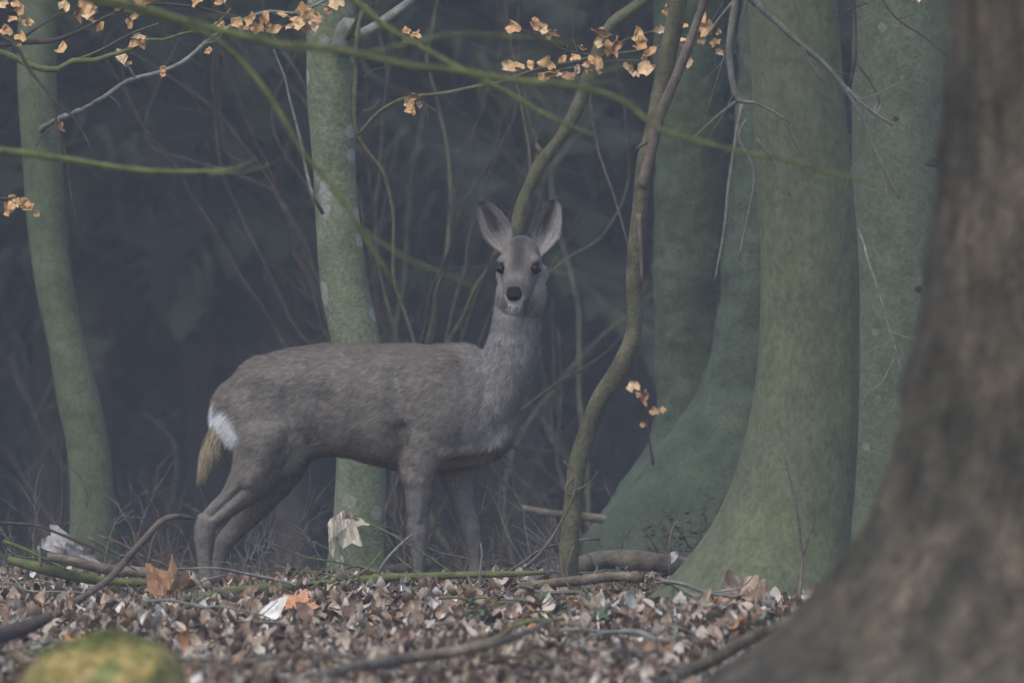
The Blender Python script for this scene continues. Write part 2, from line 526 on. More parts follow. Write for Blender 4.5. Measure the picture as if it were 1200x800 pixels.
# ------------------------------------------------------------------ dry leaves still hanging on the twigs
def leaf_mesh(name, seed, L=0.06, W=0.036, curl=0.5, fold=0.5, lobes=None, nl=7, nw=3, col=(0.36, 0.19, 0.07), crumple=0.007):
    """one dried leaf: ribbed, folded along the midrib, curled; stalk at the origin, blade along +x"""
    r = random.Random(seed)
    V = []; C = []
    ang = 0.0; x = 0.0; z = 0.0
    pts = []
    for i in range(nl + 1):
        t = i / nl
        pts.append((x, z, ang))
        st = L / nl
        ang += curl * r.uniform(0.1, 0.5) * (1 if r.random() < 0.8 else -1)
        x += st * math.cos(ang); z += st * math.sin(ang)
    js = list(range(-nw, nw + 1))
    for i in range(nl + 1):
        t = i / nl
        w = W * math.sin(math.pi * min(0.995, 0.03 + t * 0.97) ** 0.8)
        if lobes:
            w *= 1 + lobes[1] * math.cos(lobes[0] * 2 * math.pi * t + 0.5)
        px_, pz_, a_ = pts[i]
        for j in js:
            a = j / nw
            f = fold * (0.7 + 0.6 * math.sin(2.2 * t + seed))
            y = w * a * math.cos(f * abs(a))
            h = w * abs(a) * math.sin(f) * (1.1 if a > 0 else 0.75) + 0.0035 * math.sin(9 * t + 2.0 * abs(a) + seed) * abs(a) + r.uniform(-.0012, .0012)
            V.append((px_ - math.sin(a_) * h, y, pz_ + math.cos(a_) * h))
            C.append(np.array(col) * r.uniform(0.75, 1.2) * (0.75 if j == 0 else 1.0))
    for q in range(len(V)):
        dv = noise.noise_vector(Vector(V[q]) * 55.0 + Vector((seed, seed * .3, 0)))
        V[q] = tuple(V[q][e] + dv[e] * crumple for e in range(3))
    n = len(js)
    Fc = [(i * n + j, i * n + j + 1, (i + 1) * n + j + 1, (i + 1) * n + j) for i in range(nl) for j in range(n - 1)]
    mb = MB(); mb.add(V, Fc, C)
    return mb.mesh(name)


def maple_mesh(name, seed, R, col, curl, lobes=5):
    """a big five-pointed leaf, crumpled"""
    r = random.Random(seed)
    V = [(0, 0, 0)]; C = [np.array(col) * 0.9]
    prof = []
    nA = 44
    for k in range(nA):
        a = -2.7 + 5.4 * k / (nA - 1)
        lob = abs(math.cos(a * lobes / 5.4 * 3.0)) ** 1.4
        rad = R * (0.60 + 0.42 * lob * (1 - 0.14 * abs(a))) * r.uniform(0.84, 1.08)
        prof.append((a, rad))
    rings = 4
    for i in range(1, rings + 1):
        f = i / rings
        for a, rad in prof:
            q = rad * f
            x, y = q * math.cos(a), q * math.sin(a)
            z = curl * (0.6 * math.sin(3.1 * x / R + seed) * y + 0.5 * abs(y) + 0.28 * math.sin(5 * y / R + 1.7 * seed) * x) + 0.05 * R * math.cos(a * 12) * f + r.uniform(-.02, .02) * R + curl * 0.42 * R * f * noise.noise(Vector((2.2 * x / R + seed, 2.2 * y / R, 0.5))) + 0.14 * R * noise.noise(Vector((6 * x / R, 6 * y / R + seed, 2.0)))
            V.append((x, y, z)); C.append(np.array(col) * r.uniform(0.8, 1.12))
    Fc = []
    for k in range(nA - 1):
        Fc.append((0, 1 + k, 2 + k))
        for i in range(rings - 1):
            a0 = 1 + i * nA + k
            Fc.append((a0, a0 + nA, a0 + nA + 1, a0 + 1))
    mb = MB(); mb.add(V, Fc, C)
    return mb.mesh(name)


hang = []
tints = [(0.54, 0.32, 0.13), (0.47, 0.28, 0.12), (0.58, 0.40, 0.21), (0.42, 0.23, 0.10), (0.58, 0.43, 0.27), (0.36, 0.20, 0.09)]
for k in range(8):
    m_ = leaf_mesh('leaf', 40 + k, 0.058 + 0.006 * (k % 3), 0.0175 + 0.004 * (k % 3), 0.25 + 0.22 * (k % 4), 0.4 + 0.3 * (k % 3), (2.0, 0.16) if k % 2 else None, 8, 3, tints[k % 6], 0.013)
    m_.materials.append(M['leaf'])
    hang.append(m_)
rl = random.Random(77)


def hang_leaf(px, py, d, parent, root, big=1.0, dirn=None, extra=True):
    """leaf hanging with its middle at pixel (px, py); a leaf is a piece of its branch"""
    me_ = hang[rl.randrange(8)]
    o = bpy.data.objects.new('leaf', me_)
    COL.objects.link(o)
    o.parent = parent
    th = rl.uniform(0.2, math.pi - 0.2) if dirn is None else dirn        # heading in the picture plane, downwards
    ax = Vector((math.cos(th), rl.uniform(-0.5, 0.5), -abs(math.sin(th)) * 0.8 - 0.1)).normalized()
    nrm = Vector((rl.uniform(-0.6, 0.6), -1, rl.uniform(-0.2, 0.9)))
    nrm = (nrm - ax * nrm.dot(ax)).normalized()
    yv = nrm.cross(ax)
    sc = big * rl.choice((0.5, 0.62, 0.78, 0.95)) * rl.uniform(0.9, 1.1)
    p = Vector(P(px, py, d)) - ax * 0.028 * sc
    m4 = Matrix((ax, yv, nrm)).transposed().to_4x4()
    o.matrix_local = Matrix.Translation(p - Vector(root.location)) @ m4 @ Matrix.Scale(sc, 4)
    if extra and rl.random() < 0.4:
        hang_leaf(px + rl.uniform(-14, 14), py + rl.uniform(-10, 10), d + rl.uniform(-.05, .05), parent, root, big * 0.9, None, False)
    return o


def branch(root, rows_list, d, mat, name='branch', sides=7, jit=0.005, parent=None, wob=0.25, twigs=0, tl=(0.06, 0.2), tr=0.0012):
    mb = MB()
    for k, rows in enumerate(rows_list):
        ln_ = px_branch(mb, rows, d, sides, 0.02, wob, k * 3.7 + rows[0][0] * 0.01, jit)
        if twigs and k == 0:
            side_twigs(mb, ln_, twigs, tl[0], tl[1], tr, int(rows[0][0] * 7 + twigs), 0.9, 0.0)
    o = mb.build(name, mat, parent or root, origin=root.location)
    return o


def side_twigs(mb, line, count, lmin, lmax, r0, seed, spread=1.0, up=0.2):
    r = random.Random(seed)
    n = len(line)
    for k in range(count):
        i = r.randrange(int(n * 0.15), n)
        p0 = line[i, :3]
        tg = line[min(n - 1, i + 1), :3] - line[max(0, i - 1), :3]
        tg = tg / (np.linalg.norm(tg) + 1e-9)
        dr = tg * 0.7 + np.array([r.gauss(0, .6), r.gauss(0, .5), r.gauss(up, .6)]) * spread
        dr /= np.linalg.norm(dr)
        L = r.uniform(lmin, lmax)
        p1 = p0 + dr * L * 0.5 + np.array([r.gauss(0, .1), r.gauss(0, .1), r.gauss(0, .1)]) * L
        p2 = p0 + dr * L + np.array([r.gauss(0, .15), r.gauss(0, .15), r.gauss(0, .15)]) * L
        s = spline([p0, p1, p2], L / 5)
        mb.tube(s, np.linspace(r0, r0 * 0.4, len(s)), 4)


# --- the slim left beech: pale twig rising to the right, with its brown leaves
br = branch(T_left, [[(46, 152, 3.6, 2.3), (68, 140, 3.4, 1.6), (95, 130, 3.2, .6), (120, 116, 3.0), (150, 95, 3.0), (185, 86, 2.8), (215, 74, 2.8), (240, 52, 2.6), (262, 36, 2.6), (290, 22, 2.4), (315, 14, 2.4), (345, 15, 2.3), (372, 4, 2.2), (395, -8, 2.0)],
                     [(158, 92, 1.6), (150, 78, 1.4), (140, 72, 1.0)], [(315, 14, 1.6), (340, 20, 1.2), (356, 30, 1.0)], [(280, 28, 1.4), (296, 34, 1.2), (318, 33, 1.0), (334, 30, .8)],
                     [(372, 4, 1.6), (384, 8, 1.3), (396, 12, 1.0)], [(240, 52, 1.3), (255, 48, 1.0), (262, 34, .8)]], 24.3, M['twig_grey'], twigs=8, tl=(.04, .12), tr=.001)
for x, y in ((142, 70), (150, 77), (192, 87), (245, 61), (276, 28), (259, 31), (296, 24), (302, 34), (316, 29), (321, 35), (331, 20), (346, 24), (352, 32), (360, 17), (366, 29), (371, 21), (385, 13), (394, 6), (388, -2), (72, 146), (343, 36), (310, 22)):
    hang_leaf(x, y, 24.25, br, T_left)

# --- a young beech standing just outside the picture on the left; its twigs reach in
bx = P(-150, 690, 23.6)
T_out = empty('young_beech_tree', (bx[0], bx[1], gz(bx[0], bx[1])))
mb, s_ = trunk([(-40, -172, -132), (200, -170, -128), (500, -174, -128), (705, -180, -122)], 23.6, 9.4, top=6.0, sides=24, step=0.06)
mb.build('trunk', M['beech_dim'], T_out)
crown_limbs(T_out, s_, M['beech_dim'], 61, 3)
tag(T_out, 'young beech whose bare and brown-leaved twigs reach past the slim bent beech', 'tree')
b1 = branch(T_out, [[(-150, 30, 5), (-70, 44, 4), (-5, 52, 3.2), (25, 50, 3), (62, 48, 3.0), (85, 40, 2.6), (105, 31, 2.4), (130, 18, 2.2), (170, 6, 2), (230, 10, 1.8), (250, 14, 1.6), (275, 20, 1.2)],
                    [(20, 50, 2), (45, 32, 1.4), (68, 18, 1.0)], [(62, 18, 1.0), (80, 14, .9), (95, 6, .7)], [(130, 18, 1.2), (152, 14, 1.0), (175, -4, .8)]], 23.6, M['twig_dark'], twigs=10, tl=(.05, .16))
for x, y in ((4, 6), (14, 24), (25, 27), (36, 27), (24, 44), (8, 34), (108, 19), (101, 6), (71, 58), (134, 4), (146, 12), (151, 27), (164, 2), (176, 6), (75, 9), (118, 32), (18, 5), (225, 1), (255, 4), (157, 22)):
    hang_leaf(x, y, 23.55, b1, T_out, 1.15 if x in (108, 25) else 1.0)
b2 = branch(T_out, [[(-150, 40, 6), (-60, 50, 5), (0, 62, 4.4), (25, 72, 4.2), (45, 80, 4.2), (68, 82, 4), (85, 72, 3.6), (110, 71, 3.4), (130, 64, 3.2), (150, 58, 2.8), (170, 47, 2.4), (192, 48, 2.2), (215, 40, 2.0), (250, 30, 1.8), (270, 10, 1.4)],
                    [(85, 72, 1.4), (115, 60, 1.2), (150, 42, 1.0), (186, 28, .8)], [(34, 78, 1.0), (38, 100, .8), (42, 124, .7), (35, 133, .5)]], 23.8, M['moss_branch'], twigs=8, tl=(.05, .16))
hang_leaf(157, 52, 23.75, b2, T_out, 1.1); hang_leaf(163, 46, 23.75, b2, T_out, 0.8)
b3 = branch(T_out, [[(-150, 10, 4), (-40, 20, 3), (5, 44, 2.2), (20, 55, 2.0), (40, 88, 2.0), (62, 118, 1.8), (66, 150, 1.6), (78, 180, 1.2), (84, 225, 1.0), (92, 270, .7)],
                    [(63, 119, 1.4), (84, 135, 1.2), (100, 160, 1.0), (112, 188, .8)], [(63, 148, 1.0), (50, 160, .8), (42, 172, .6)]], 23.5, M['twig_dark'])
b4 = branch(T_out, [[(-150, 215, 4), (-60, 222, 3), (-10, 232, 2), (18, 232, 1.4), (30, 234, .8)]], 23.5, M['twig_dark'])
for x, y in ((9, 246), (18, 242), (28, 240), (35, 244)):
    hang_leaf(x, y, 23.5, b4, T_out, 0.9, 1.5)

# --- a mossy beech nearer the lens, outside the picture on the left; its blurred boughs cross the view
bx = P(-330, 860, 17.0)
T_fore = empty('mossy_beech_tree', (bx[0], bx[1], gz(bx[0], bx[1])))
mb, s_ = trunk([(-60, -380, -270), (300, -384, -266), (700, -392, -262), (880, -410, -250)], 17.0, 10.2, top=6.5, sides=32, step=0.06)
mb.build('trunk', M['moss_branch'], T_fore)
crown_limbs(T_fore, s_, M['moss_branch'], 62, 3)
tag(T_fore, 'mossy beech whose blurred green boughs cross high in front of the scene', 'tree')
branch(T_fore, [[(-325, -120, 10.92), (-120, -70, 7.02), (60, -22, 5.07), (160, 8, 4.68), (250, 34, 4.37), (330, 50, 4.06), (400, 62, 4.06), (470, 74, 3.9), (540, 86, 3.9), (610, 94, 3.74), (690, 104, 3.43), (735, 122, 3.28), (775, 150, 3.12), (850, 174, 2.81), (930, 192, 2.34), (1010, 212, 1.87), (1060, 216, 1.25)],
                [(420, 64, 2.34), (470, 52, 2.03), (540, 42, 1.87), (620, 42, 1.56), (670, 54, 1.09)], [(560, 90, 2.34), (640, 96, 2.03), (700, 88, 1.56), (745, 70, 1.09)]], 18.0, M['moss_branch'], jit=0.012, twigs=22, tl=(.08, .3), tr=.002)
branch(T_fore, [[(-325, -60, 9.36), (-100, -40, 6.24), (90, -6, 4.68), (225, 34, 3.9), (285, 76, 3.59), (330, 132, 3.43), (370, 196, 3.28), (415, 258, 2.96), (446, 306, 2.5), (468, 342, 1.72)],
                [(420, 264, 1.72), (480, 300, 1.25), (560, 340, 0.94)]], 18.4, M['moss_branch'], jit=0.012, twigs=12, tl=(.06, .2))
branch(T_fore, [[(-325, -160, 9.36), (0, -120, 6.24), (250, -70, 5.07), (380, -18, 4.37), (450, 30, 3.9), (512, 67, 3.59), (570, 98, 3.28), (620, 124, 2.81), (665, 147, 2.34), (700, 161, 1.72)]], 18.8, M['moss_branch'], jit=0.01, twigs=16, tl=(.06, .2))
branch(T_fore, [[(-325, 150, 9.36), (-160, 164, 6.24), (-20, 177, 4.68), (100, 190, 4.21), (180, 200, 3.9), (235, 204, 3.28), (275, 200, 2.03), (300, 186, 1.09)],
                [(240, 204, 1.56), (290, 198, 1.09), (330, 184, 0.7)]], 19.4, M['moss_branch'], jit=0.01, twigs=5, tl=(.05, .15))

# --- middle beech: broken limb, hanging shoot and the thin twig that swings right
branch(T_mid, [[(398, 60, 9), (404, 34, 9.5), (412, 30, 9), (420, 42, 8), (436, 36, 7), (455, 22, 6), (478, 4, 5), (500, -20, 4)]], 25.1, M['twig_grey'])
bm_ = branch(T_mid, [[(404, 52, 4, .55), (428, 8, 3.2, .2), (421, 30, 3), (418, 80, 3), (418, 150, 2.8), (432, 178, 2.6), (450, 202, 2.6), (459, 240, 2.6), (461, 290, 2.5), (463, 330, 2.3), (474, 365, 2.2), (486, 404, 2), (490, 430, 1.6)],
                     [(419, 158, 2.0), (440, 136, 2.2), (462, 122, 2.2), (482, 115, 2.2), (520, 110, 2.2), (556, 102, 2.2), (590, 96, 2.2), (622, 84, 2.2), (650, 77, 2.0), (680, 71, 2.0), (706, 65, 2.0), (735, 62, 1.8), (765, 56, 1.5), (790, 52, 1.2), (805, 46, 1.0)],
                     [(612, 90, 1.2), (650, 84, 1.2), (690, 76, 1.1), (735, 70, 1.0), (775, 74, .8), (800, 72, .7)], [(700, 66, 1.1), (735, 46, 1.0), (765, 36, .8)], [(680, 71, 1.0), (672, 48, .8), (668, 46, .5)],
                     [(640, 80, 1.0), (662, 62, .8), (664, 52, .5)], [(482, 115, .9), (496, 122, .8), (519, 137, .5)], [(492, 118, .8), (500, 130, .7), (501, 145, .5)],
                     [(425, 92, 1.0), (440, 82, .8), (464, 78, .5)], [(424, 130, 1.0), (436, 128, .8), (445, 118, .6)], [(706, 65, 1.2), (716, 52, 1), (700, 32, .7)], [(700, 66, .9), (660, 58, .8), (632, 40, .6), (612, 36, .5), (582, 22, .5)],
                     [(775, 74, .9), (815, 70, .8), (845, 62, .6)], [(790, 52, 1.0), (815, 40, 1), (836, 30, .8)]], 24.6, M['sapling'], twigs=8, tl=(.04, .12))
for x, y in ((601, 33), (629, 33), (637, 36), (650, 39), (682, 56), (702, 38), (704, 50), (712, 57), (722, 55), (595, 82), (606, 79), (622, 77), (641, 76), (655, 89), (659, 70), (649, 90), (675, 82), (688, 76), (697, 72), (691, 86),
             (747, 42), (753, 52), (745, 56), (761, 62), (755, 67), (739, 80), (746, 89), (734, 78), (757, 84), (773, 37), (780, 14), (801, 32), (811, 43), (816, 40), (822, 20), (806, 55), (831, 34), (842, 38), (844, 63), (840, 53), (808, 76), (793, 58), (822, 48), (488, 116), (490, 123), (475, 40), (488, 44)):
    hang_leaf(x, y, 24.55, bm_, T_mid)
branch(T_mid, [[(378, 250, 2.4, .1), (368, 232, 2.4), (360, 205, 2.2), (352, 165, 2.0), (340, 120, 1.6), (334, 90, 1.2), (322, 58, .8)]], 25.0, M['twig_grey'])

# --- crooked sapling and the pale leaning stem
sx = P(669, 684, 23.9)
T_sap = empty('crooked_sapling', (sx[0], sx[1], gz(sx[0], sx[1])))
branch(T_sap, [[(668, 705, 12.5), (668, 670, 11.5), (668, 620, 11.2), (674, 570, 10.8), (683, 522, 10.6), (700, 472, 10.4), (728, 428, 10.2), (744, 384, 9.6), (743, 335, 9.2), (747, 270, 9.2), (752, 215, 9.8), (762, 165, 10), (774, 105, 10.4), (786, 50, 10.6), (795, 0, 10.4), (806, -70, 10), (820, -200, 9), (812, -400, 7), (835, -700, 4), (820, -900, 2)]],
       23.9, M['sapling'], 'trunk', 18, 0.006, None, 0.22)
branch(T_sap, [[(752, 222, 7), (760, 190, 7), (772, 140, 6.5), (790, 96, 6), (806, 58, 5.6), (822, 10, 5), (836, -40, 4), (850, -160, 3), (860, -300, 2)], [(774, 128, 3), (764, 160, 2.6), (750, 172, 2.2), (745, 176, 1.2)],
               [(748, 250, 3), (752, 300, 2.4), (753, 330, 1.6)]], 23.75, M['twig_brown'], twigs=6, tl=(.06, .2))
branch(T_sap, [[(672, 560, 2.2), (664, 572, 1.6), (668, 580, 1.6), (679, 572, 1.4)]], 23.86, M['twig_brown'])
branch(T_sap, [[(672, 640, 1.6), (664, 668, 1.6), (670, 690, 1.4), (690, 700, 1.2), (720, 690, .8)]], 23.78, M['twig_brown'])
tag(T_sap, 'crooked thin sapling snaking upwards beside the deer\'s chest', 'sapling')
sx = P(556, 672, 25.6)
T_lean = empty('leaning_sapling', (sx[0], sx[1], gz(sx[0], sx[1])))
branch(T_lean, [[(556, 700, 8.5), (553, 650, 7.99), (547, 590, 7.82), (548, 530, 7.82), (572, 450, 7.82), (594, 370, 7.65), (603, 290, 7.65), (611, 245, 7.65), (626, 205, 7.65), (650, 170, 7.31), (672, 130, 7.31), (694, 82, 7.14), (712, 38, 6.97), (742, 10, 6.8), (772, -22, 6.29), (800, -80, 5.95), (840, -200, 5.1), (850, -400, 3.4), (880, -700, 1.7)]],
       25.6, M['sapling'], 'trunk', 14, 0.012, None, 0.2)
branch(T_lean, [[(640, 183, 3.5), (632, 176, 3.4), (628, 170, 2.4)], [(606, 270, 3.4), (619, 240, 2.6), (622, 190, 2), (612, 130, 1.6), (600, 80, 1)], [(700, 70, 2.4), (692, 110, 2), (700, 170, 1.8), (722, 240, 1.5), (740, 300, 1)]], 25.7, M['twig_brown'])
tag(T_lean, 'slender pale stem leaning right, rising from behind the deer\'s head', 'sapling')

# --- big olive beech: limb above the picture with hanging boughs in front of the trunks
branch(T_big, [[(925, -230, 14.4, .25), (905, -140, 10.8, -.1), (880, -50, 8.1, -.3), (884, 0, 4.68, -.3), (912, 28, 3.74, -.3), (940, 52, 3.6, -.3), (965, 74, 3.46, -.3), (990, 102, 3.17, -.3), (1008, 136, 2.59, -.3), (1022, 168, 2.16, -.3), (1036, 200, 1.87, -.3), (1052, 232, 1.15, -.3)],
               [(938, 50, 2.16, -.3), (948, 72, 1.73, -.3), (967, 97, 1.3, -.3)], [(992, 104, 2.16, -.3), (1012, 124, 1.87, -.3), (1046, 146, 1.44, -.3)], [(886, 6, 2.16, -.3), (868, -4, 2.16, -.3), (846, 18, 1.87, -.3), (826, 46, 1.44, -.3)],
               [(1004, 118, 1.15, -.3), (1024, 112, 0.94, -.3), (1050, 98, 0.79, -.3), (1070, 92, 0.65, -.3), (1078, 74, 0.43, -.3)]], 23.2, M['stem_grey'], twigs=18, tl=(.06, .3))
branch(T_big, [[(905, -140, 9.0, -.1), (872, -40, 5.04, -.3), (860, 20, 4.32, -.3), (854, 60, 4.32, -.3), (858, 95, 4.03, -.3), (866, 118, 3.31, -.3), (884, 120, 1.87, -.3), (908, 132, 1.58, -.3), (925, 145, 1.01, -.3)],
               [(864, 118, 2.16, -.3), (840, 136, 1.58, -.3), (812, 161, 1.15, -.3)], [(870, 122, 2.88, -.3), (862, 168, 2.74, -.3), (854, 220, 2.45, -.3), (848, 276, 2.02, -.3), (838, 330, 1.44, -.3)], [(886, 162, 1.87, -.3), (908, 190, 1.58, -.3), (926, 229, 1.01, -.3)],
               [(876, 140, 1.87, -.3), (866, 160, 1.87, -.3), (884, 200, 2.02, -.3), (878, 250, 1.87, -.3), (866, 305, 1.15, -.3)]], 23.2, M['stem_grey'], twigs=18, tl=(.06, .3))
branch(T_big, [[(975, -200, 4.32, .1), (985, -80, 2.88, -.2), (1001, 0, 1.73, -.2), (1003, 40, 1.58, -.2), (1001, 70, 2.3, -.2), (996, 100, 2.16, -.2)], [(1002, 74, 1.15, -.2), (1018, 94, 1.08, -.2), (1030, 115, 0.86, -.2), (1028, 126, 0.58, -.2)],
               [(985, -80, 2.16, -.2), (1030, -6, 1.44, -.2), (1052, 22, 1.22, -.2), (1080, 40, 1.01, -.2), (1098, 54, 0.86, -.2), (1112, 68, 0.58, -.2)], [(1052, 22, 0.72, -.2), (1072, 16, 0.58, -.2)],
               [(1001, 20, 1.15, -.2), (990, 14, 1.3, -.2), (1018, 4, 1.01, -.2)]], 23.4, M['twig_dark'], twigs=12, tl=(.05, .2))
bg_ = branch(T_big, [[(1006, 268, 1.58, -.05), (1016, 300, 1.37, -.2), (1030, 338, 1.22, -.25), (1040, 378, 1.01, -.25), (1048, 402, 0.86, -.25), (1060, 442, 0.5, -.25)], [(1030, 338, 0.79, -.25), (1045, 342, 0.58, -.25)],
                     [(1042, 388, 0.79, -.25), (1060, 394, 0.72, -.25), (1076, 397, 0.43, -.25)], [(1048, 420, 0.72, -.25), (1032, 448, 0.72, -.25), (1014, 462, 0.58, -.25), (1010, 476, 0.36, -.25)], [(1040, 384, 0.65, -.25), (1024, 390, 0.5, -.25), (1014, 394, 0.36, -.25)]], 23.3, M['twig_grey'])
lb = branch(T_big, [[(985, -80, 2.16, -.2), (1050, -40, 1.44, -.2), (1070, -8, 0.86, -.2)]], 23.4, M['twig_dark'])
hang_leaf(1072, 3, 23.2, lb, T_big)
# shoots at the foot of the fused beeches, with four pale leaves
sh = branch(T_dbl, [[(765, 545, 1.6, -.2), (760, 510, 1.4, -.2), (757, 480, 1.2, -.2), (750, 455, 1, -.2)], [(760, 510, 1, -.2), (768, 488, .8, -.2)]], 26.9, M['twig_dark'])
for x, y in ((743, 455), (757, 466), (766, 482), (753, 497)):
    hang_leaf(x, y, 26.6, sh, T_dbl, 0.8, 1.6)
# old branch scars on the grey trunk
for (x, y, w, h) in ((1090, 191, 11, 5), (1074, 338, 5, 3.5), (1047, 140, 4, 3)):
    c_ = P(x, y, 26.2)
    axx = P((998 + 1118) / 2, y, 26.2)
    R_ = 60 * 26.2 / PXR
    off = c_[0] - axx[0]
    yy_ = 26.2 - math.sqrt(max(0.0004, R_ * R_ - off * off))
    mb = MB()
    nrm_ = np.array([off, yy_ - 26.2, 0]); nrm_ /= np.linalg.norm(nrm_)
    tg_ = np.array([-nrm_[1], nrm_[0], 0])
    V = []; sdn = 18
    for i, (rr, hh) in enumerate(((1.1, -.003), (1.0, .003), (0.8, .005), (0.4, .003), (0.02, .002))):
        for k in range(sdn):
            a = 2 * math.pi * k / sdn
            q = rr * (1 + .2 * noise.noise(Vector((math.cos(a) * 2, math.sin(a) * 2, x))))
            V.append(np.array([c_[0], yy_, c_[2]]) + nrm_ * hh + tg_ * q * w * 26.2 / PXR * math.cos(a) + np.array([0, 0, 1]) * q * h * 26.2 / PXR * math.sin(a))
    mb.add(V, [(i * sdn + k, i * sdn + (k + 1) % sdn, (i + 1) * sdn + (k + 1) % sdn, (i + 1) * sdn + k) for i in range(4) for k in range(sdn)])
    mb.build('branch_scar', M['twig_dark'], T_grey)

# hazel behind the deer: long thin arching rods, most of them blurred against the dark
hx = P(470, 690, 28.5)
T_haz = empty('hazel_bush', (hx[0], hx[1], gz(hx[0], hx[1])))
rods = [[(470, 700, 5), (480, 480, 4), (520, 300, 3.2), (590, 140, 2.6), (575, -20, 2)], [(472, 700, 5), (500, 460, 4), (600, 260, 3), (628, 180, 2.6), (600, 60, 2), (590, -30, 1.6)], [(465, 700, 4.5), (455, 450, 3.6), (440, 250, 3), (452, 80, 2.4), (430, -40, 2)],
        [(475, 700, 5), (520, 500, 4), (640, 330, 3), (720, 260, 2.4), (735, 150, 1.8), (700, -20, 1.4)], [(460, 700, 4.5), (430, 480, 3.6), (330, 240, 3), (240, 120, 2.4), (140, 60, 1.6)], [(470, 700, 4.5), (500, 430, 3.4), (530, 200, 2.8), (500, 60, 2.2), (530, -40, 1.6)],
        [(474, 700, 5), (560, 520, 4), (700, 420, 2.6), (760, 330, 2), (790, 200, 1.5)], [(470, 700, 4), (470, 440, 3), (400, 180, 2.4), (330, 60, 2), (300, -30, 1.4)]]
rr_ = random.Random(91)
for k in range(12):
    xt = rr_.uniform(120, 780)
    xm = 470 + (xt - 470) * rr_.uniform(.4, .8)
    rods.append([(470 + rr_.uniform(-8, 8), 700, 4), (470 + (xm - 470) * .35, 500, 3.2), (xm, rr_.uniform(220, 330), 2.4), (xt, rr_.uniform(60, 170), 1.9), (xt + rr_.uniform(-70, 70), rr_.uniform(-40, 40), 1.2)])
for k, rw in enumerate(rods):
    branch(T_haz, [[(x, y, w * 0.6, (k % 3 - 1) * 0.5 * (700 - y) / 700) for x, y, w in rw]], 28.5, M['sapling'] if k % 2 and k < 8 else M['twig_dark'], 'rod', 6, 0.02, None, 0.2, 12, (.15, .6), .0013)
tag(T_haz, 'hazel bush of long thin arching rods rising behind the deer', 'shrub')
# ------------------------------------------------------------------ the roe deer
def ring_loft(mb, secs, sides=28, power=2.3):
    """secs: (centre, axis a, axis b) -> closed loft with rounded (superelliptic) rings"""
    V = []
    for c, a, b_ in secs:
        for k in range(sides):
            t = 2 * math.pi * k / sides
            ct, st = math.cos(t), math.sin(t)
            e = 2.0 / power
            V.append(np.asarray(c) + np.asarray(a) * math.copysign(abs(ct) ** e, ct) + np.asarray(b_) * math.copysign(abs(st) ** e, st))
    n = len(secs)
    F = [(i * sides + k, i * sides + (k + 1) % sides, (i + 1) * sides + (k + 1) % sides, (i + 1) * sides + k) for i in range(n - 1) for k in range(sides)]
    F += [tuple(range(sides - 1, -1, -1)), tuple((n - 1) * sides + k for k in range(sides))]
    mb.add(V, F)


def D(px, py, dy=0.0):
    p = P(px, py, DEER)
    p[1] += dy
    return p


def ellipsoid(mb, c, rx, ry, rz, tilt=0.0, seg=18):
    V = []; ct, st = math.cos(tilt), math.sin(tilt)
    for i in range(1, seg):
        th = math.pi * i / seg
        for k in range(seg * 2):
            ph = math.pi * k / seg
            x, y, z = rx * math.sin(th) * math.cos(ph), ry * math.sin(th) * math.sin(ph), rz * math.cos(th)
            V.append((c[0] + ct * x + st * z, c[1] + y, c[2] - st * x + ct * z))
    n = seg * 2
    F = [(i * n + k, i * n + (k + 1) % n, (i + 1) * n + (k + 1) % n, (i + 1) * n + k) for i in range(seg - 2) for k in range(n)]
    F += [tuple(range(n - 1, -1, -1)), tuple((seg - 2) * n + k for k in range(n))]
    mb.add(V, F)


def smooth_(a, b_, x):
    t = np.clip((x - a) / (b_ - a), 0, 1)
    return t * t * (3 - 2 * t)


U = DEER / PXR                                       # metres per photograph pixel at the deer
dm = MB()
# trunk of the body
torso = np.array([(250, 464, 498, .040, .015), (256, 456, 512, .062, .012), (268, 445, 530, .085, .010), (287, 430, 546, .102, .006), (318, 414, 552, .114, 0), (356, 406, 538, .118, 0), (400, 403, 535, .126, 0),
                  (450, 404, 547, .136, 0), (498, 404, 554, .134, 0), (536, 403, 549, .116, 0), (562, 408, 545, .098, 0), (582, 428, 538, .078, 0), (596, 455, 528, .055, 0), (604, 482, 514, .03, 0)], float)
ts = spline(np.c_[torso[:, 0] * U, torso[:, 1] * U, torso[:, 2] * U, torso[:, 3:]], 0.02)
secs = []
for r in ts:
    cx, t_, b_ = r[0] / U, r[1] / U, r[2] / U
    secs.append((D(cx, (t_ + b_) / 2, r[4]), np.array([0, r[3], 0]), np.array([0, 0, (b_ - t_) / 2 * U])))
ring_loft(dm, secs, 36, 2.25)
# neck, rings lie nearly level
neck = [(520, 535, 585, .035, .0), (500, 526, 600, .080, .0), (485, 526, 606, .092, .0), (470, 534, 611, .092, -.002), (452, 544, 618, .086, -.004), (432, 556, 625, .078, -.006), (412, 566, 630, .071, -.006), (392, 574, 632, .065, -.004),
        (372, 579, 634, .060, .0), (352, 582, 637, .056, .012), (334, 584, 638, .052, .028), (318, 589, 634, .042, .04), (306, 596, 628, .025, .045)]
ns = spline([[ (l + r) / 2 * U, y * U, (r - l) / 2 * U, w, o] for y, l, r, w, o in neck], 0.015)
ring_loft(dm, [(D(q[0] / U, q[1] / U, q[4]), np.array([q[2], 0, 0.0]), np.array([0, q[3], 0])) for q in ns], 30, 2.1)
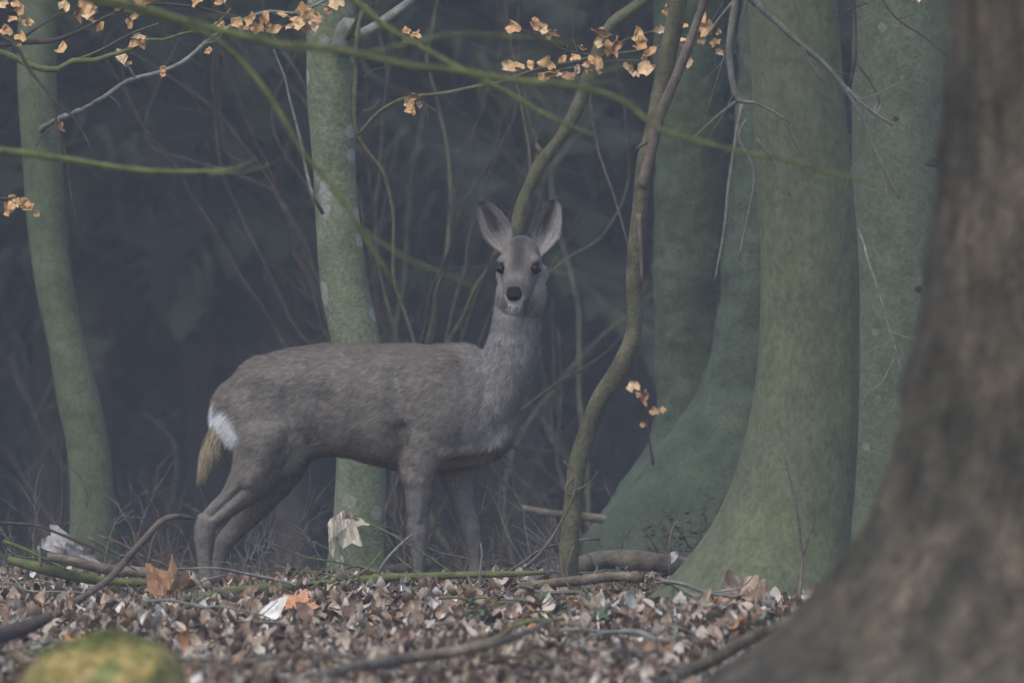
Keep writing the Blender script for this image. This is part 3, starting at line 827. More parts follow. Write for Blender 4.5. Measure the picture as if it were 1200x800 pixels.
# shoulder, brisket, haunch
ellipsoid(dm, D(512, 480, -.062), 46 * U, .072, 72 * U, 0.18)
ellipsoid(dm, D(516, 482, .058), 44 * U, .066, 70 * U, 0.18)
ellipsoid(dm, D(576, 514, -.012), 30 * U, .064, 22 * U, -0.55)
ellipsoid(dm, D(239, 609, -.073), 6 * U, .013, 10 * U, -0.6)
ellipsoid(dm, D(318, 488, -.058), 52 * U, .068, 74 * U, -0.12)
ellipsoid(dm, D(322, 492, .052), 50 * U, .064, 74 * U, -0.12)


def limb(rows, sides=16, flat=0.9):
    q = spline([[*D(x, y, dy), r * U] for x, y, r, dy in rows], 0.012)
    pts = q[:, :3]; rad = q[:, 3]
    tan = np.gradient(pts, axis=0); tan /= np.linalg.norm(tan, axis=1)[:, None]
    out = []
    for i in range(len(q)):
        a = np.cross(tan[i], (0, 1, 0)); a /= np.linalg.norm(a)
        b_ = np.cross(tan[i], a)
        out.append((pts[i], a * rad[i], b_ * rad[i] * flat))
    ring_loft(dm, out, sides, 2.1)


limb([(500, 470, 12, -.040), (499, 500, 27, -.066), (494, 528, 25, -.078), (492, 556, 19.5, -.078), (491, 586, 15.2, -.076), (490.5, 604, 13.0, -.074), (490, 620, 13.0, -.074), (490, 638, 9.8, -.074), (490, 655, 7.4, -.074), (489.5, 672, 7.6, -.074), (489, 684, 8.8, -.074), (490, 694, 8.0, -.078)])
limb([(526, 475, 12, .04), (528, 505, 28, .06), (532, 535, 24, .066), (535, 562, 18, .066), (541, 588, 14.2, .066), (547, 606, 12.6, .066), (551, 622, 12.4, .066), (554, 640, 9.2, .066), (556, 656, 7.4, .066), (557, 672, 7.8, .066), (559, 684, 8.4, .062)])
limb([(326, 468, 14, -.030), (318, 505, 40, -.050), (306, 540, 32, -.064), (290, 566, 23, -.072), (270, 588, 16, -.073), (254, 602, 13.4, -.073), (243, 613, 12.6, -.073), (240, 628, 11.0, -.073), (240, 646, 8.6, -.073), (241, 662, 8.0, -.073), (243, 676, 9.0, -.073), (247, 688, 8.0, -.077)])
limb([(336, 470, 14, .03), (332, 510, 40, .048), (322, 552, 31, .060), (306, 582, 21, .064), (288, 606, 14.5, .066), (274, 622, 12.2, .066), (263, 634, 11.6, .066), (258, 648, 8.8, .066), (255, 662, 8.0, .066), (255, 676, 8.6, .066), (258, 687, 7.8, .062)])

# head: u forwards along the muzzle, v up, s to the deer's left as seen from the front (picture right)
HP, HY = math.radians(31), math.radians(-8.5)
e_mid = D(608.5, 311, -.055)
fwd = np.array([math.sin(HY) * math.cos(HP), -math.cos(HY) * math.cos(HP), -math.sin(HP)])
sid = np.array([math.cos(HY), math.sin(HY), 0.0])
upv = np.cross(sid, fwd)
if upv[2] < 0: upv = -upv


def H(u, v, s):
    return e_mid + fwd * u + upv * v + sid * s


head = [(-.100, .016, .030, -.030), (-.085, .038, .045, -.058), (-.060, .052, .056, -.080), (-.030, .057, .058, -.090), (-.006, .0585, .050, -.092), (.016, .051, .036, -.090), (.036, .043, .024, -.085),
        (.060, .0395, .012, -.076), (.085, .0365, .004, -.067), (.105, .0345, -.001, -.061), (.120, .0310, -.005, -.057), (.131, .022, -.012, -.051), (.137, .012, -.02, -.043)]
hs = spline(head, 0.008)
ring_loft(dm, [(H(q[0], (q[2] + q[3]) / 2, 0), sid * q[1], upv * (q[2] - q[3]) / 2) for q in hs], 30, 2.12)


def blob(u, v, s, r, k=(1, 1, 1)):
    ellipsoid(dm, H(u, v, s), r * k[0], r * k[1], r * k[2], 0.0, 12)


for sg in (-1, 1):
    blob(-.002, .016, sg * .043, .0175, (1.0, 1.1, 0.75))      # brow over the eye
    blob(.000, -.022, sg * .043, .019, (0.8, 1.1, 0.8))        # cheek bone
    blob(-.03, -.05, sg * .042, .034, (0.9, 1, 1.1))           # jaw muscle
    blob(.112, -.030, sg * .016, .0185, (1, 1.0, .9))          # muzzle pads
ellipsoid(dm, D(611, 343, -.026), 29 * U, .050, 34 * U, 0)      # cheeks and jaw
blob(.120, -.057, 0, .0190, (1.25, 1.0, .72))                  # chin
deer_loc = Vector((float(D(430, 690)[0]), DEER, gz(D(430, 690)[0], DEER)))
me = remeshed(dm, 0.0042, 5, deer_loc)
nv = len(me.vertices)
co = np.empty(nv * 3, np.float32); me.vertices.foreach_get('co', co); co = co.reshape(-1, 3) + np.array(deer_loc)

# muscle and bone under the coat, on both flanks: (from px, to px, width px, depth m)
nrm0 = np.empty(nv * 3, np.float32); me.vertices.foreach_get('normal', nrm0); nrm0 = nrm0.reshape(-1, 3)
vx = 600 + co[:, 0] / U; vy = HORIZON - (co[:, 2] - CAM_H) / U
disp = np.zeros(nv)
flank = np.clip(np.abs(nrm0[:, 1]) * 1.4 - 0.15, 0, 1)
for (x0, y0, x1, y1, wdt, amp) in ((468, 440, 474, 500, 11, -.010), (474, 500, 478, 545, 7, -.013), (545, 425, 575, 500, 12, -.004), (500, 430, 525, 500, 16, .008), (378, 470, 372, 530, 17, -.012),
                                   (345, 455, 338, 535, 13, -.006), (300, 436, 330, 450, 12, .007), (275, 470, 300, 520, 14, .006), (330, 500, 300, 560, 12, .008), (430, 430, 425, 530, 9, -.003), (450, 430, 446, 530, 8, .003),
                                   (410, 430, 404, 525, 8, .003), (520, 530, 585, 522, 6, .004), (528, 541, 580, 534, 5, -.012), (590, 400, 606, 470, 9, .005), (284, 572, 250, 602, 4, -.007), (494, 560, 492, 606, 5, .004), (560, 470, 590, 505, 14, .004)):
    dx, dy_ = x1 - x0, y1 - y0
    t = np.clip(((vx - x0) * dx + (vy - y0) * dy_) / (dx * dx + dy_ * dy_), 0, 1)
    dd_ = np.hypot(vx - x0 - t * dx, vy - y0 - t * dy_)
    disp += amp * np.exp(-(dd_ / wdt) ** 2)
low = np.array([noise.noise(Vector(q_ * 14.0)) * .0035 + noise.noise(Vector(q_ * 34.0)) * .0016 for q_ in co])
body_k = smooth_(350, 372, vy)
co = co + nrm0 * (1.5 * disp * flank * body_k + low * body_k)[:, None]
me.vertices.foreach_set('co', (co - np.array(deer_loc)).astype(np.float32).ravel())
me.update()

# ears: cupped shells rooted in the skull, part of the same mesh
earb = MB()


def ear(base, tip, width, sg, cup):
    base = np.asarray(base); tip = np.asarray(tip)
    ax = tip - base; L = np.linalg.norm(ax); ax /= L
    sd = np.cross(ax, (0, -1, 0)); sd /= np.linalg.norm(sd)
    fr = np.cross(sd, ax)
    if fr[1] > 0: fr = -fr                            # opening looks at the camera
    nu, nvv = 20, 17
    layers = []
    for off in (0.0, 0.0055):
        for i in range(nu):
            t = i / (nu - 1)
            w = width * (0.82 + 0.34 * math.sin(math.pi * t ** 0.7)) * max(0.0, 1 - t ** 4.2) ** 0.52 * (0.45 + 0.55 * min(1, t * 2.6))
            w = max(w, 0.0015)
            for j in range(nvv):
                a = (j / (nvv - 1) - 0.5) * 2
                bend = cup * w * (1 - abs(a) ** 2.0)
                edge = (1 - abs(a) ** 6) * (1 - t ** 10)
                p = base + ax * L * t + sd * w * a * (1.0 + 0.10 * sg * (1 if a * sg > 0 else -1)) - fr * (bend + off * edge) - fr * 0.012 * (t - 0.5) ** 2
                layers.append(p)
    n1 = nu * nvv
    F = []
    for l in (0, 1):
        for i in range(nu - 1):
            for j in range(nvv - 1):
                q = (l * n1 + i * nvv + j, l * n1 + i * nvv + j + 1, l * n1 + (i + 1) * nvv + j + 1, l * n1 + (i + 1) * nvv + j)
                F.append(q if l == 0 else q[::-1])
    for i in range(nu - 1):
        for j in (0, nvv - 1):
            F.append((i * nvv + j, (i + 1) * nvv + j, n1 + (i + 1) * nvv + j, n1 + i * nvv + j))
    for j in range(nvv - 1):
        for i in (0, nu - 1):
            F.append((i * nvv + j, i * nvv + j + 1, n1 + i * nvv + j + 1, n1 + i * nvv + j))
    # colours: pale hair in the cup with darker skin showing between, dark rim and back
    C = []
    for l in (0, 1):
        for i in range(nu):
            t = i / (nu - 1)
            for j in range(nvv):
                a = (j / (nvv - 1) - 0.5) * 2
                if l == 0:
                    pale = np.array([0.27, 0.26, 0.25]); dark = np.array([0.052, 0.042, 0.038])
                    k = 1.1 * math.exp(-((a * sg + 0.1) / 0.42) ** 2) * math.exp(-((t - 0.6) / 0.36) ** 2)
                    k = min(1, k + 0.9 * max(0, noise.noise(Vector((a * 7, t * 3.0, sg * 3.3)))))
                    c = pale * (1 - k) + dark * k
                    rim = max(0, (abs(a) - 0.86) / 0.14) + max(0, (t - 0.9) / 0.1)
                    c = c * (1 - 0.75 * min(1, rim)) + np.array([0.06, 0.05, 0.045]) * 0.75 * min(1, rim)
                else:
                    c = np.array([0.13, 0.115, 0.10])
                C.append(c)
    earb.add(layers, F, C)
    return dict(base=base, ax=ax, sd=sd, fr=fr, L=L, w=width, cup=cup, sg=sg)


ears = [ear(D(595, 297, .000), D(562, 236, -.030), .0380, -1, .60), ear(D(628, 299, .012), D(651, 233, -.012), .0372, 1, .60)]


def smooth(a, b_, x):
    t = np.clip((x - a) / (b_ - a), 0, 1)
    return t * t * (3 - 2 * t)


def coat(p):
    """coat colour at body points p (n,3); fixed to the animal's own markings"""
    n = len(p)
    px = 600 + p[:, 0] / U; py = HORIZON - (p[:, 2] - CAM_H) / U; dy = p[:, 1] - DEER
    c = np.tile(np.array([0.180, 0.163, 0.143]), (n, 1))

    def put(k, col):
        nonlocal c
        k = np.asarray(k)[:, None]
        c = c * (1 - k) + np.array(col) * k
    w = np.array([noise.noise(Vector((x * 9, y * 9, z * 9))) for x, y, z in p])
    w2 = np.array([noise.noise(Vector((x * 30, y * 30, z * 30))) for x, y, z in p])
    put(0.6 * smooth(440, 402, py + 12 * w), (0.125, 0.104, 0.083))                 # browner back
    put(0.75 * smooth(520, 575, px + 14 * w) * smooth(560, 520, py), (0.232, 0.228, 0.222))   # greyer neck and chest
    put(0.6 * smooth(545, 590, py) * smooth(440, 470, px), (0.148, 0.143, 0.144))   # fore legs
    put(0.5 * smooth(560, 610, py) * smooth(400, 330, px), (0.175, 0.158, 0.145))   # hind legs
    put(0.85 * smooth(518, 538, py + 7 * w) * smooth(360, 385, px) * smooth(482, 462, px), (0.20, 0.128, 0.092))   # belly
    put(0.75 * smooth(526, 542, py) * smooth(510, 530, px) * smooth(570, 552, py) * smooth(600, 585, px), (0.22, 0.145, 0.105))
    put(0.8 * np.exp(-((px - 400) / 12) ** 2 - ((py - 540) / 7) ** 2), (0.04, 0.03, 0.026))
    put(0.7 * np.exp(-((px - 462) / 9) ** 2 - ((py - 500) / 16) ** 2), (0.085, 0.07, 0.06))  # crease shade behind the elbow, painted into the coat
    # rump patch
    put(np.clip(smooth(1.25, 0.85, np.minimum(np.hypot((px - 266 + 3 * w) / 15, (py - 500 - (px - 266) * .5) / 20), np.hypot((px - 249) / 7, (py - 487) / 22)) + 0.25 * w2), 0, 1), (0.90, 0.91, 0.93))
    put(0.8 * np.exp(-((px - 252) / 10) ** 2 - ((py - 464) / 7) ** 2), (0.20, 0.12, 0.065))
    put(0.55 * smooth(245, 262, px) * smooth(284, 270, px) * smooth(515, 530, py) * smooth(565, 550, py), (0.26, 0.20, 0.14))
    # head
    q = p - e_mid
    u = q @ fwd; v = q @ upv; s = q @ sid
    near = smooth(.24, .20, np.linalg.norm(q, axis=1))
    hd = smooth(350, 338, py) * smooth(.060, .03, dy)
    hd = np.maximum(hd, near * smooth(.0, .02, u) * smooth(-.13, -.10, v))
    put(0.9 * hd, (0.155, 0.140, 0.130))
    put(1.0 * hd * np.exp(-(s / .029) ** 2) * smooth(-.03, .0, u + .05) * smooth(.085, .03, u) * smooth(-.02, .01, v), (0.046, 0.042, 0.044))      # dark forehead
    put(0.55 * hd * np.exp(-((np.abs(s) - .030) / .012) ** 2) * np.exp(-((u - .01) / .03) ** 2) * smooth(.0, .02, v), (0.23, 0.205, 0.18))            # pale brows
    put(0.6 * hd * smooth(.03, .055, np.abs(s)) * smooth(-.02, -.05, v) * smooth(.07, .03, u), (0.24, 0.225, 0.205))                                    # cheeks
    put(0.75 * hd * smooth(.080, .098, u) * smooth(-.03, .0, v) , (0.055, 0.050, 0.050))                                                                 # bridge behind the nose
    put(0.5 * near * smooth(370, 363, py) * smooth(.090, .108, u) * smooth(-.043, -.049, v), (0.66, 0.65, 0.63))                                                                       # white chin
    put(0.85 * near * smooth(.108, .114, u) * np.exp(-((np.abs(s) - .0215) / .005) ** 2) * np.exp(-((v + .036) / .007) ** 2), (0.6, 0.6, 0.58))               # white spots beside the nose
    put(0.35 * near * smooth(.03, .022, np.abs(s)) * smooth(.09, .11, u) * np.exp(-((v + .0385) / .003) ** 2), (0.03, 0.027, 0.025))                                                         # mouth line
    put(0.6 * smooth(355, 362, py) * smooth(382, 370, py) * smooth(585, 600, px) * smooth(630, 615, px) * smooth(.0, -.03, dy), (0.28, 0.27, 0.26))    # pale throat
    put(0.75 * np.exp(-((px - 627) / 8) ** 2 - ((py - 370 + (px - 627) * .25) / 2.6) ** 2) * smooth(.02, -.01, dy), (0.035, 0.03, 0.03))
    for sg in (-1, 1):                                                                                                                                # dark lids, pale ring
        dd = np.linalg.norm(p - H(.017, .0, sg * .0480), axis=1)
        put(0.7 * smooth(.030, .022, dd), (0.21, 0.18, 0.155))
        put(0.9 * smooth(.0195, .0160, dd), (0.02, 0.017, 0.015))
    front = smooth(-.09, -.11, dy)
    put(0.95 * front * smooth(350.5, 353, py) * smooth(363, 359.5, py) * smooth(12, 8, np.abs(px - 603)), (0.66, 0.65, 0.63))
    put(0.7 * front * np.exp(-((np.abs(px - 602.5) - 10.5) / 2.4) ** 2 - ((py - 349.5) / 2.4) ** 2), (0.66, 0.65, 0.63))
    put(0.55 * front * smooth(14, 9, np.abs(px - 602.5)) * smooth(322, 332, py) * smooth(346, 340, py), (0.075, 0.068, 0.068))
    put(0.7 * smooth(.03, .0, dy) * smooth(336, 350, py + 6 * w) * smooth(371, 364, py) * smooth(12, 17, np.abs(px - 606)), (0.30, 0.28, 0.26))
    tear = np.exp(-((np.abs(s) - .040 + .25 * (u - .03)) / .0045) ** 2) * smooth(.018, .026, u) * smooth(.055, .040, u) * smooth(-.03, -.012, v) * smooth(.012, .0, v)
    put(0.6 * tear, (0.05, 0.042, 0.04))
    c *= (1 + 0.16 * w + 0.10 * w2)[:, None]
    # hooves
    put(smooth(676, 682, py), (0.02, 0.018, 0.017))
    return c.clip(0.005, 0.9)


C = coat(co)
at = me.color_attributes.get('Col') or me.color_attributes.new('Col', 'FLOAT_COLOR', 'POINT')
if at.domain != 'POINT' or len(at.data) != nv:
    me.color_attributes.remove(at); at = me.color_attributes.new('Col', 'FLOAT_COLOR', 'POINT')
at.data.foreach_set('color', np.concatenate([C, np.ones((nv, 1))], 1).astype(np.float32).ravel())
# join the ears to the body mesh
be = earb.mesh('ears', deer_loc)
bmx = bmesh.new(); bmx.from_mesh(me); bmx.from_mesh(be); bmx.to_mesh(me); bmx.free()
me.name = 'body'
me.polygons.foreach_set('use_smooth', np.ones(len(me.polygons), bool))
me.materials.append(M['skin'])
roe = empty('roe_deer', deer_loc)
tag(roe, 'grey-brown roe deer doe standing side-on and looking at the camera', 'deer')
ob = bpy.data.objects.new('body', me); COL.objects.link(ob); ob.parent = roe

# fur: short hairs laid along the coat
me.calc_loop_triangles()
nt_ = len(me.loop_triangles)
tri = np.empty(nt_ * 3, np.int32); me.loop_triangles.foreach_get('vertices', tri); tri = tri.reshape(-1, 3)
nV = len(me.vertices)
vc = np.empty(nV * 3, np.float32); me.vertices.foreach_get('co', vc); vc = vc.reshape(-1, 3).astype(float) + np.array(deer_loc)
vn = np.empty(nV * 3, np.float32); me.vertices.foreach_get('normal', vn); vn = vn.reshape(-1, 3).astype(float)
cc = np.empty(nV * 4, np.float32); me.color_attributes['Col'].data.foreach_get('color', cc); cc = cc.reshape(-1, 4)[:, :3].astype(float)
ar = np.linalg.norm(np.cross(vc[tri[:, 1]] - vc[tri[:, 0]], vc[tri[:, 2]] - vc[tri[:, 0]]), axis=1)
isear = tri[:, 0] >= nv
wgt = ar * np.where(isear, 0.5, 1.0)
NH = 190000
pick = rng.choice(nt_, NH, p=wgt / wgt.sum())
b1 = rng.random(NH); b2 = rng.random(NH); fl = b1 + b2 > 1; b1[fl] = 1 - b1[fl]; b2[fl] = 1 - b2[fl]
w3 = np.stack([1 - b1 - b2, b1, b2], 1)[:, :, None]
hp = (vc[tri[pick]] * w3).sum(1); hn = (vn[tri[pick]] * w3).sum(1); hc = (cc[tri[pick]] * w3).sum(1)
hn /= np.linalg.norm(hn, axis=1)[:, None] + 1e-9
hpx = 600 + hp[:, 0] / U; hpy = HORIZON - (hp[:, 2] - CAM_H) / U
flow = np.tile(np.array([-0.85, 0.0, -0.5]), (NH, 1))
kn = smooth(540, 590, hpx)[:, None]; flow = flow * (1 - kn) + np.array([-0.25, 0.1, -1.0]) * kn
kl = smooth(545, 575, hpy)[:, None]; flow = flow * (1 - kl) + np.array([-0.1, 0.0, -1.0]) * kl
q = hp - e_mid
hu = q @ fwd; hv = q @ upv; hs_ = q @ sid
khd = (smooth(352, 335, hpy) * smooth(.07, .03, hp[:, 1] - DEER))
flow = flow * (1 - khd[:, None]) + (-fwd * 0.9 + np.array([0, 0, -0.2]))[None] * khd[:, None]
ln = 0.022 * np.ones(NH)
ln = ln * (1 - 0.55 * kl[:, 0]) * (1 - 0.50 * khd)
rump = smooth(1.3, 0.8, np.hypot((hpx - 262) / 17, (hpy - 496) / 25))
ln += 0.014 * rump
ea = isear[pick]
ln[ea] = 0.011
for e_ in ears:
    near = ea & (np.linalg.norm(hp - (e_['base'] + e_['ax'] * e_['L'] / 2), axis=1) < 0.1)
    flow[near] = e_['ax'] * 0.8
ln *= rng.uniform(0.6, 1.25, NH)
bare = (np.linalg.norm(hp - H(.017, 0, -.048), axis=1) < .015) | (np.linalg.norm(hp - H(.017, 0, .048), axis=1) < .015) | ((hu > .122) & (hv > -.046)) | (hpy > 680)
flow += rng.normal(0, 0.22, (NH, 3))
flow -= (flow * hn).sum(1)[:, None] * hn
flow /= np.linalg.norm(flow, axis=1)[:, None] + 1e-9
lift = rng.uniform(0.10, 0.34, NH)[:, None]
dr = flow * np.sqrt(1 - lift ** 2) + hn * lift
sdv = np.cross(dr, hn); sdv /= np.linalg.norm(sdv, axis=1)[:, None] + 1e-9
wd = np.where(khd > 0.5, 0.0007, 0.0010)[:, None] * rng.uniform(0.7, 1.2, NH)[:, None]
keep = ~bare
hp, hn, hc, dr, sdv, ln, wd = hp[keep], hn[keep], hc[keep], dr[keep], sdv[keep], ln[keep][:, None], wd[keep]
K = len(hp)
V = np.stack([hp - sdv * wd - hn * .001, hp + sdv * wd - hn * .001, hp + dr * ln], 1).reshape(-1, 3) - np.array(deer_loc)
hair = bpy.data.meshes.new('fur')
hair.vertices.add(K * 3); hair.loops.add(K * 3); hair.polygons.add(K)
hair.vertices.foreach_set('co', V.astype(np.float32).ravel())
hair.loops.foreach_set('vertex_index', np.arange(K * 3, dtype=np.int32))
hair.polygons.foreach_set('loop_start', np.arange(0, K * 3, 3, dtype=np.int32))
hair.update(calc_edges=True)
clump = np.array([noise.noise(Vector(q_ * np.array([70., 70., 70.]))) for q_ in hp])[:, None]
shade = rng.uniform(0.58, 1.42, (K, 1)) * (1 + 0.40 * clump)
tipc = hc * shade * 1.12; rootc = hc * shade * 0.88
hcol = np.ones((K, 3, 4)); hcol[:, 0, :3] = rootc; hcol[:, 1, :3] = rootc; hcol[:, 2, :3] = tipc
a_ = hair.color_attributes.new('Col', 'FLOAT_COLOR', 'POINT')
a_.data.foreach_set('color', hcol.astype(np.float32).ravel())
hair.polygons.foreach_set('use_smooth', np.ones(K, bool))
nn = hn + rng.normal(0, 0.10, hn.shape) + 0.12 * dr
nn /= np.linalg.norm(nn, axis=1)[:, None]
hair.normals_split_custom_set_from_vertices(np.repeat(nn, 3, 0).tolist())
hair.materials.append(M['fur'])
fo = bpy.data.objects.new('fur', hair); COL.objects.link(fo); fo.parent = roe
tag(fo, None, None, None, 'stuff')

# tuft of long pale hair under the rump
tb = MB()
rt = random.Random(9)
for k in range(650):
    a0 = D(255 + rt.uniform(-5, 10), 502 + rt.uniform(-10, 14), rt.uniform(-.045, .022))
    e = rt.random()
    a2 = D(234 + rt.uniform(-4, 8) + 22 * e * e, 568 - 32 * e + rt.uniform(-6, 3), rt.uniform(-.06, .03))
    a1 = (a0 + a2) / 2 + np.array([-.009, 0, .006]) + np.array([rt.gauss(0, .004), rt.gauss(0, .004), 0])
    g = rt.uniform(0.75, 1.25)
    tb.tube(spline([a0, a1, a2], 0.02), np.linspace(.0010, .0004, len(spline([a0, a1, a2], 0.02))), 3, col=np.array([0.46, 0.38, 0.27]) * g)
tb.build('tail_tuft', M['fur'], roe)

# eyes and nose pad
for sg in (-1, 1):
    eb = MB()
    c_ = H(.0190, .0, sg * .0485)
    ellipsoid(eb, c_, .0152, .0145, .0120, 0.12 * sg, 16)
    eb.build('eye', M['eye'], roe)
nb = MB()
nose = [(.118, .004, .0180, -.012), (.126, -.0005, .0212, -.0215), (.134, -.006, .0212, -.0255), (.1405, -.010, .0178, -.0260), (.1445, -.0140, .0105, -.0245)]
ring_loft(nb, [(H(u, (t_ + b_) / 2 - .003, 0), sid * w, upv * (t_ - b_) / 2 * 1.25) for u, t_, w, b_ in nose], 22, 3.0)
for q_ in range(len(nb.v[0])):                       # the pad narrows downwards to the lip
    rel = nb.v[0][q_] - e_mid
    vv_, ss_ = rel @ upv, rel @ sid
    nb.v[0][q_] -= sid * ss_ * float(np.clip((-.022 - vv_) / .020, 0, 1)) * 0.6
np_ = nb.build('nose', M['nose'], roe)
for sg in (-1, 1):
    hb = MB()
    ellipsoid(hb, H(.1405, -.015, sg * .0140), .0052, .0035, .0036, 0.4 * sg, 8)
    hb.build('nostril', M['eye'], np_, origin=deer_loc)
# ------------------------------------------------------------------ leaf litter
def litter_templates():
    out = []
    r = random.Random(3)
    for k in range(16):
        nl = 4; V = []
        L, W = 0.062, 0.016 + 0.004 * (k % 3)
        ang = r.uniform(-0.5, 0.3); x = z = 0
        cu = r.uniform(0.05, 0.6); fo = r.uniform(0.05, 0.6) if k % 4 else r.uniform(0.8, 1.3)
        for i in range(nl + 1):
            t = i / nl
            w = W * math.sin(math.pi * (0.06 + 0.88 * t) ** 0.85)
            for a in (-1, 0, 1):
                h = w * abs(a) * math.sin(fo) + 0.004 * math.sin(5 * t + a + k)
                V.append((x - math.sin(ang) * h - L / 2, w * a * math.cos(fo), z + math.cos(ang) * h))
            ang += cu * r.uniform(0.3, 1.0)
            x += L / nl * math.cos(ang); z += L / nl * math.sin(ang)
        out.append(np.array(V))
    F = [(i * 3 + j, i * 3 + j + 1, i * 3 + j + 4, i * 3 + j + 3) for i in range(4) for j in (0, 1)]
    return np.array(out), np.array(F)


LT, LF = litter_templates()
pal = np.array([(0.265, 0.205, 0.150), (0.175, 0.112, 0.074), (0.34, 0.285, 0.225), (0.11, 0.066, 0.042), (0.40, 0.36, 0.31), (0.22, 0.14, 0.085), (0.06, 0.040, 0.028), (0.30, 0.160, 0.070), (0.50, 0.48, 0.45)])
pal = pal * np.array([1.02, 1.0, 0.96])
pw = np.array([.20, .14, .19, .11, .14, .08, .06, .03, .05])


def rot_mats(yaw, tilt, taz):
    """yaw about z, then lean by tilt towards azimuth taz"""
    n = len(yaw)
    cz, sz = np.cos(yaw), np.sin(yaw)
    R1 = np.zeros((n, 3, 3)); R1[:, 0, 0] = cz; R1[:, 0, 1] = -sz; R1[:, 1, 0] = sz; R1[:, 1, 1] = cz; R1[:, 2, 2] = 1
    k = np.stack([np.cos(taz), np.sin(taz), np.zeros(n)], 1)
    K = np.zeros((n, 3, 3)); K[:, 0, 1] = -k[:, 2]; K[:, 0, 2] = k[:, 1]; K[:, 1, 0] = k[:, 2]; K[:, 1, 2] = -k[:, 0]; K[:, 2, 0] = -k[:, 1]; K[:, 2, 1] = k[:, 0]
    I = np.eye(3)[None]
    R2 = I + np.sin(tilt)[:, None, None] * K + (1 - np.cos(tilt))[:, None, None] * (K @ K)
    return R2 @ R1


def scatter(n, x0, x1, y0, y1, zspread):
    x = rng.uniform(x0, x1, n); y = rng.uniform(y0, y1, n)
    heap = 0.5 + 0.5 * np.sin(3.7 * x + 1.1 * np.sin(2.9 * y)) * np.sin(2.3 * y + 0.8)
    z = ground_z(x, y) + rng.uniform(0.0, 1.0, n) ** 1.4 * zspread * (0.45 + heap)
    R = rot_mats(rng.uniform(0, 6.28, n), np.abs(rng.normal(0, 0.24, n)).clip(0, 1.0), rng.uniform(0, 6.28, n))
    sc = 0.22 + 0.72 * rng.random(n) ** 1.9
    t = rng.integers(0, len(LT), n)
    V = np.einsum('nij,nkj->nki', R, LT[t]) * sc[:, None, None] + np.stack([x, y, z + 0.004], 1)[:, None, :]
    c = pal[rng.choice(len(pal), n, p=pw)] * rng.uniform(0.7, 1.2, (n, 1))
    return V, c


parts = [scatter(72000, -1.95, 1.95, 17.6, 26.4, 0.026), scatter(9000, -4.5, 4.5, 14.0, 29.5, 0.03), scatter(4000, -7, 7, 10, 34, 0.02), scatter(9000, -1.9, 1.9, 22.6, 25.4, 0.03)]
V = np.concatenate([p[0] for p in parts]); c = np.concatenate([p[1] for p in parts])
n, kv = V.shape[:2]
F = (np.arange(n)[:, None, None] * kv + LF[None]).reshape(-1, 4)
lm = bpy.data.meshes.new('leaf_litter')
lm.vertices.add(n * kv); lm.loops.add(len(F) * 4); lm.polygons.add(len(F))
lm.vertices.foreach_set('co', V.astype(np.float32).ravel())
lm.loops.foreach_set('vertex_index', F.astype(np.int32).ravel())
lm.polygons.foreach_set('loop_start', np.arange(0, len(F) * 4, 4, dtype=np.int32))
lm.update(calc_edges=True)
a_ = lm.color_attributes.new('Col', 'FLOAT_COLOR', 'POINT')
a_.data.foreach_set('color', np.concatenate([np.repeat(c, kv, 0), np.ones((n * kv, 1))], 1).astype(np.float32).ravel())
lm.polygons.foreach_set('use_smooth', np.ones(len(F), bool))
lm.materials.append(M['litter'])
lo = bpy.data.objects.new('leaf_litter', lm); COL.objects.link(lo)
tag(lo, 'thick bed of small curled brown beech leaves covering the ground', None, None, 'stuff')

# the larger single leaves on top of the litter, each a thing of its own
kinds = [('tan', 'curled tan leaf lying on the litter', (0.34, 0.25, 0.18)), ('pale', 'pale bleached leaf lying on the litter', (0.44, 0.40, 0.35)), ('brown', 'dark brown curled leaf lying on the litter', (0.16, 0.09, 0.055)),
         ('orange', 'orange-brown dry leaf lying on the litter', (0.40, 0.19, 0.07))]
kmesh = {}
for q, (k_, lab, colr) in enumerate(kinds):
    kmesh[k_] = []
    for j in range(5):
        m_ = leaf_mesh('fallen_leaf', 100 + 10 * q + j, 0.075 + 0.008 * (j % 3), 0.026 + 0.004 * (j % 2), 0.5 + 0.2 * (j % 3), 0.4 + 0.2 * (j % 3), (3.0, 0.12) if j % 2 else None, 6, 2, colr)
        m_.materials.append(M['leaf']); kmesh[k_].append(m_)
rf = random.Random(12)
cnt = {'tan': 120, 'pale': 60, 'brown': 75, 'orange': 25}
for k_, lab, colr in kinds:
    for j in range(cnt[k_]):
        d = 18.8 + 6.6 * rf.random() ** 0.7
        x = rf.uniform(-0.061, 0.045 if d < 20.5 else 0.052) * d
        o = bpy.data.objects.new('fallen_leaf', kmesh[k_][rf.randrange(5)])
        COL.objects.link(o)
        sc = rf.uniform(0.5, 0.85)
        o.scale = (sc, sc, sc)
        o.rotation_euler = (rf.gauss(0, 0.5), rf.gauss(-0.15, 0.35), rf.uniform(0, 6.28))
        o.location = (x, d, gz(x, d) + 0.028 + rf.uniform(0, 0.012))
        tag(o, lab, 'leaf', k_ + ' leaves on top of the litter')


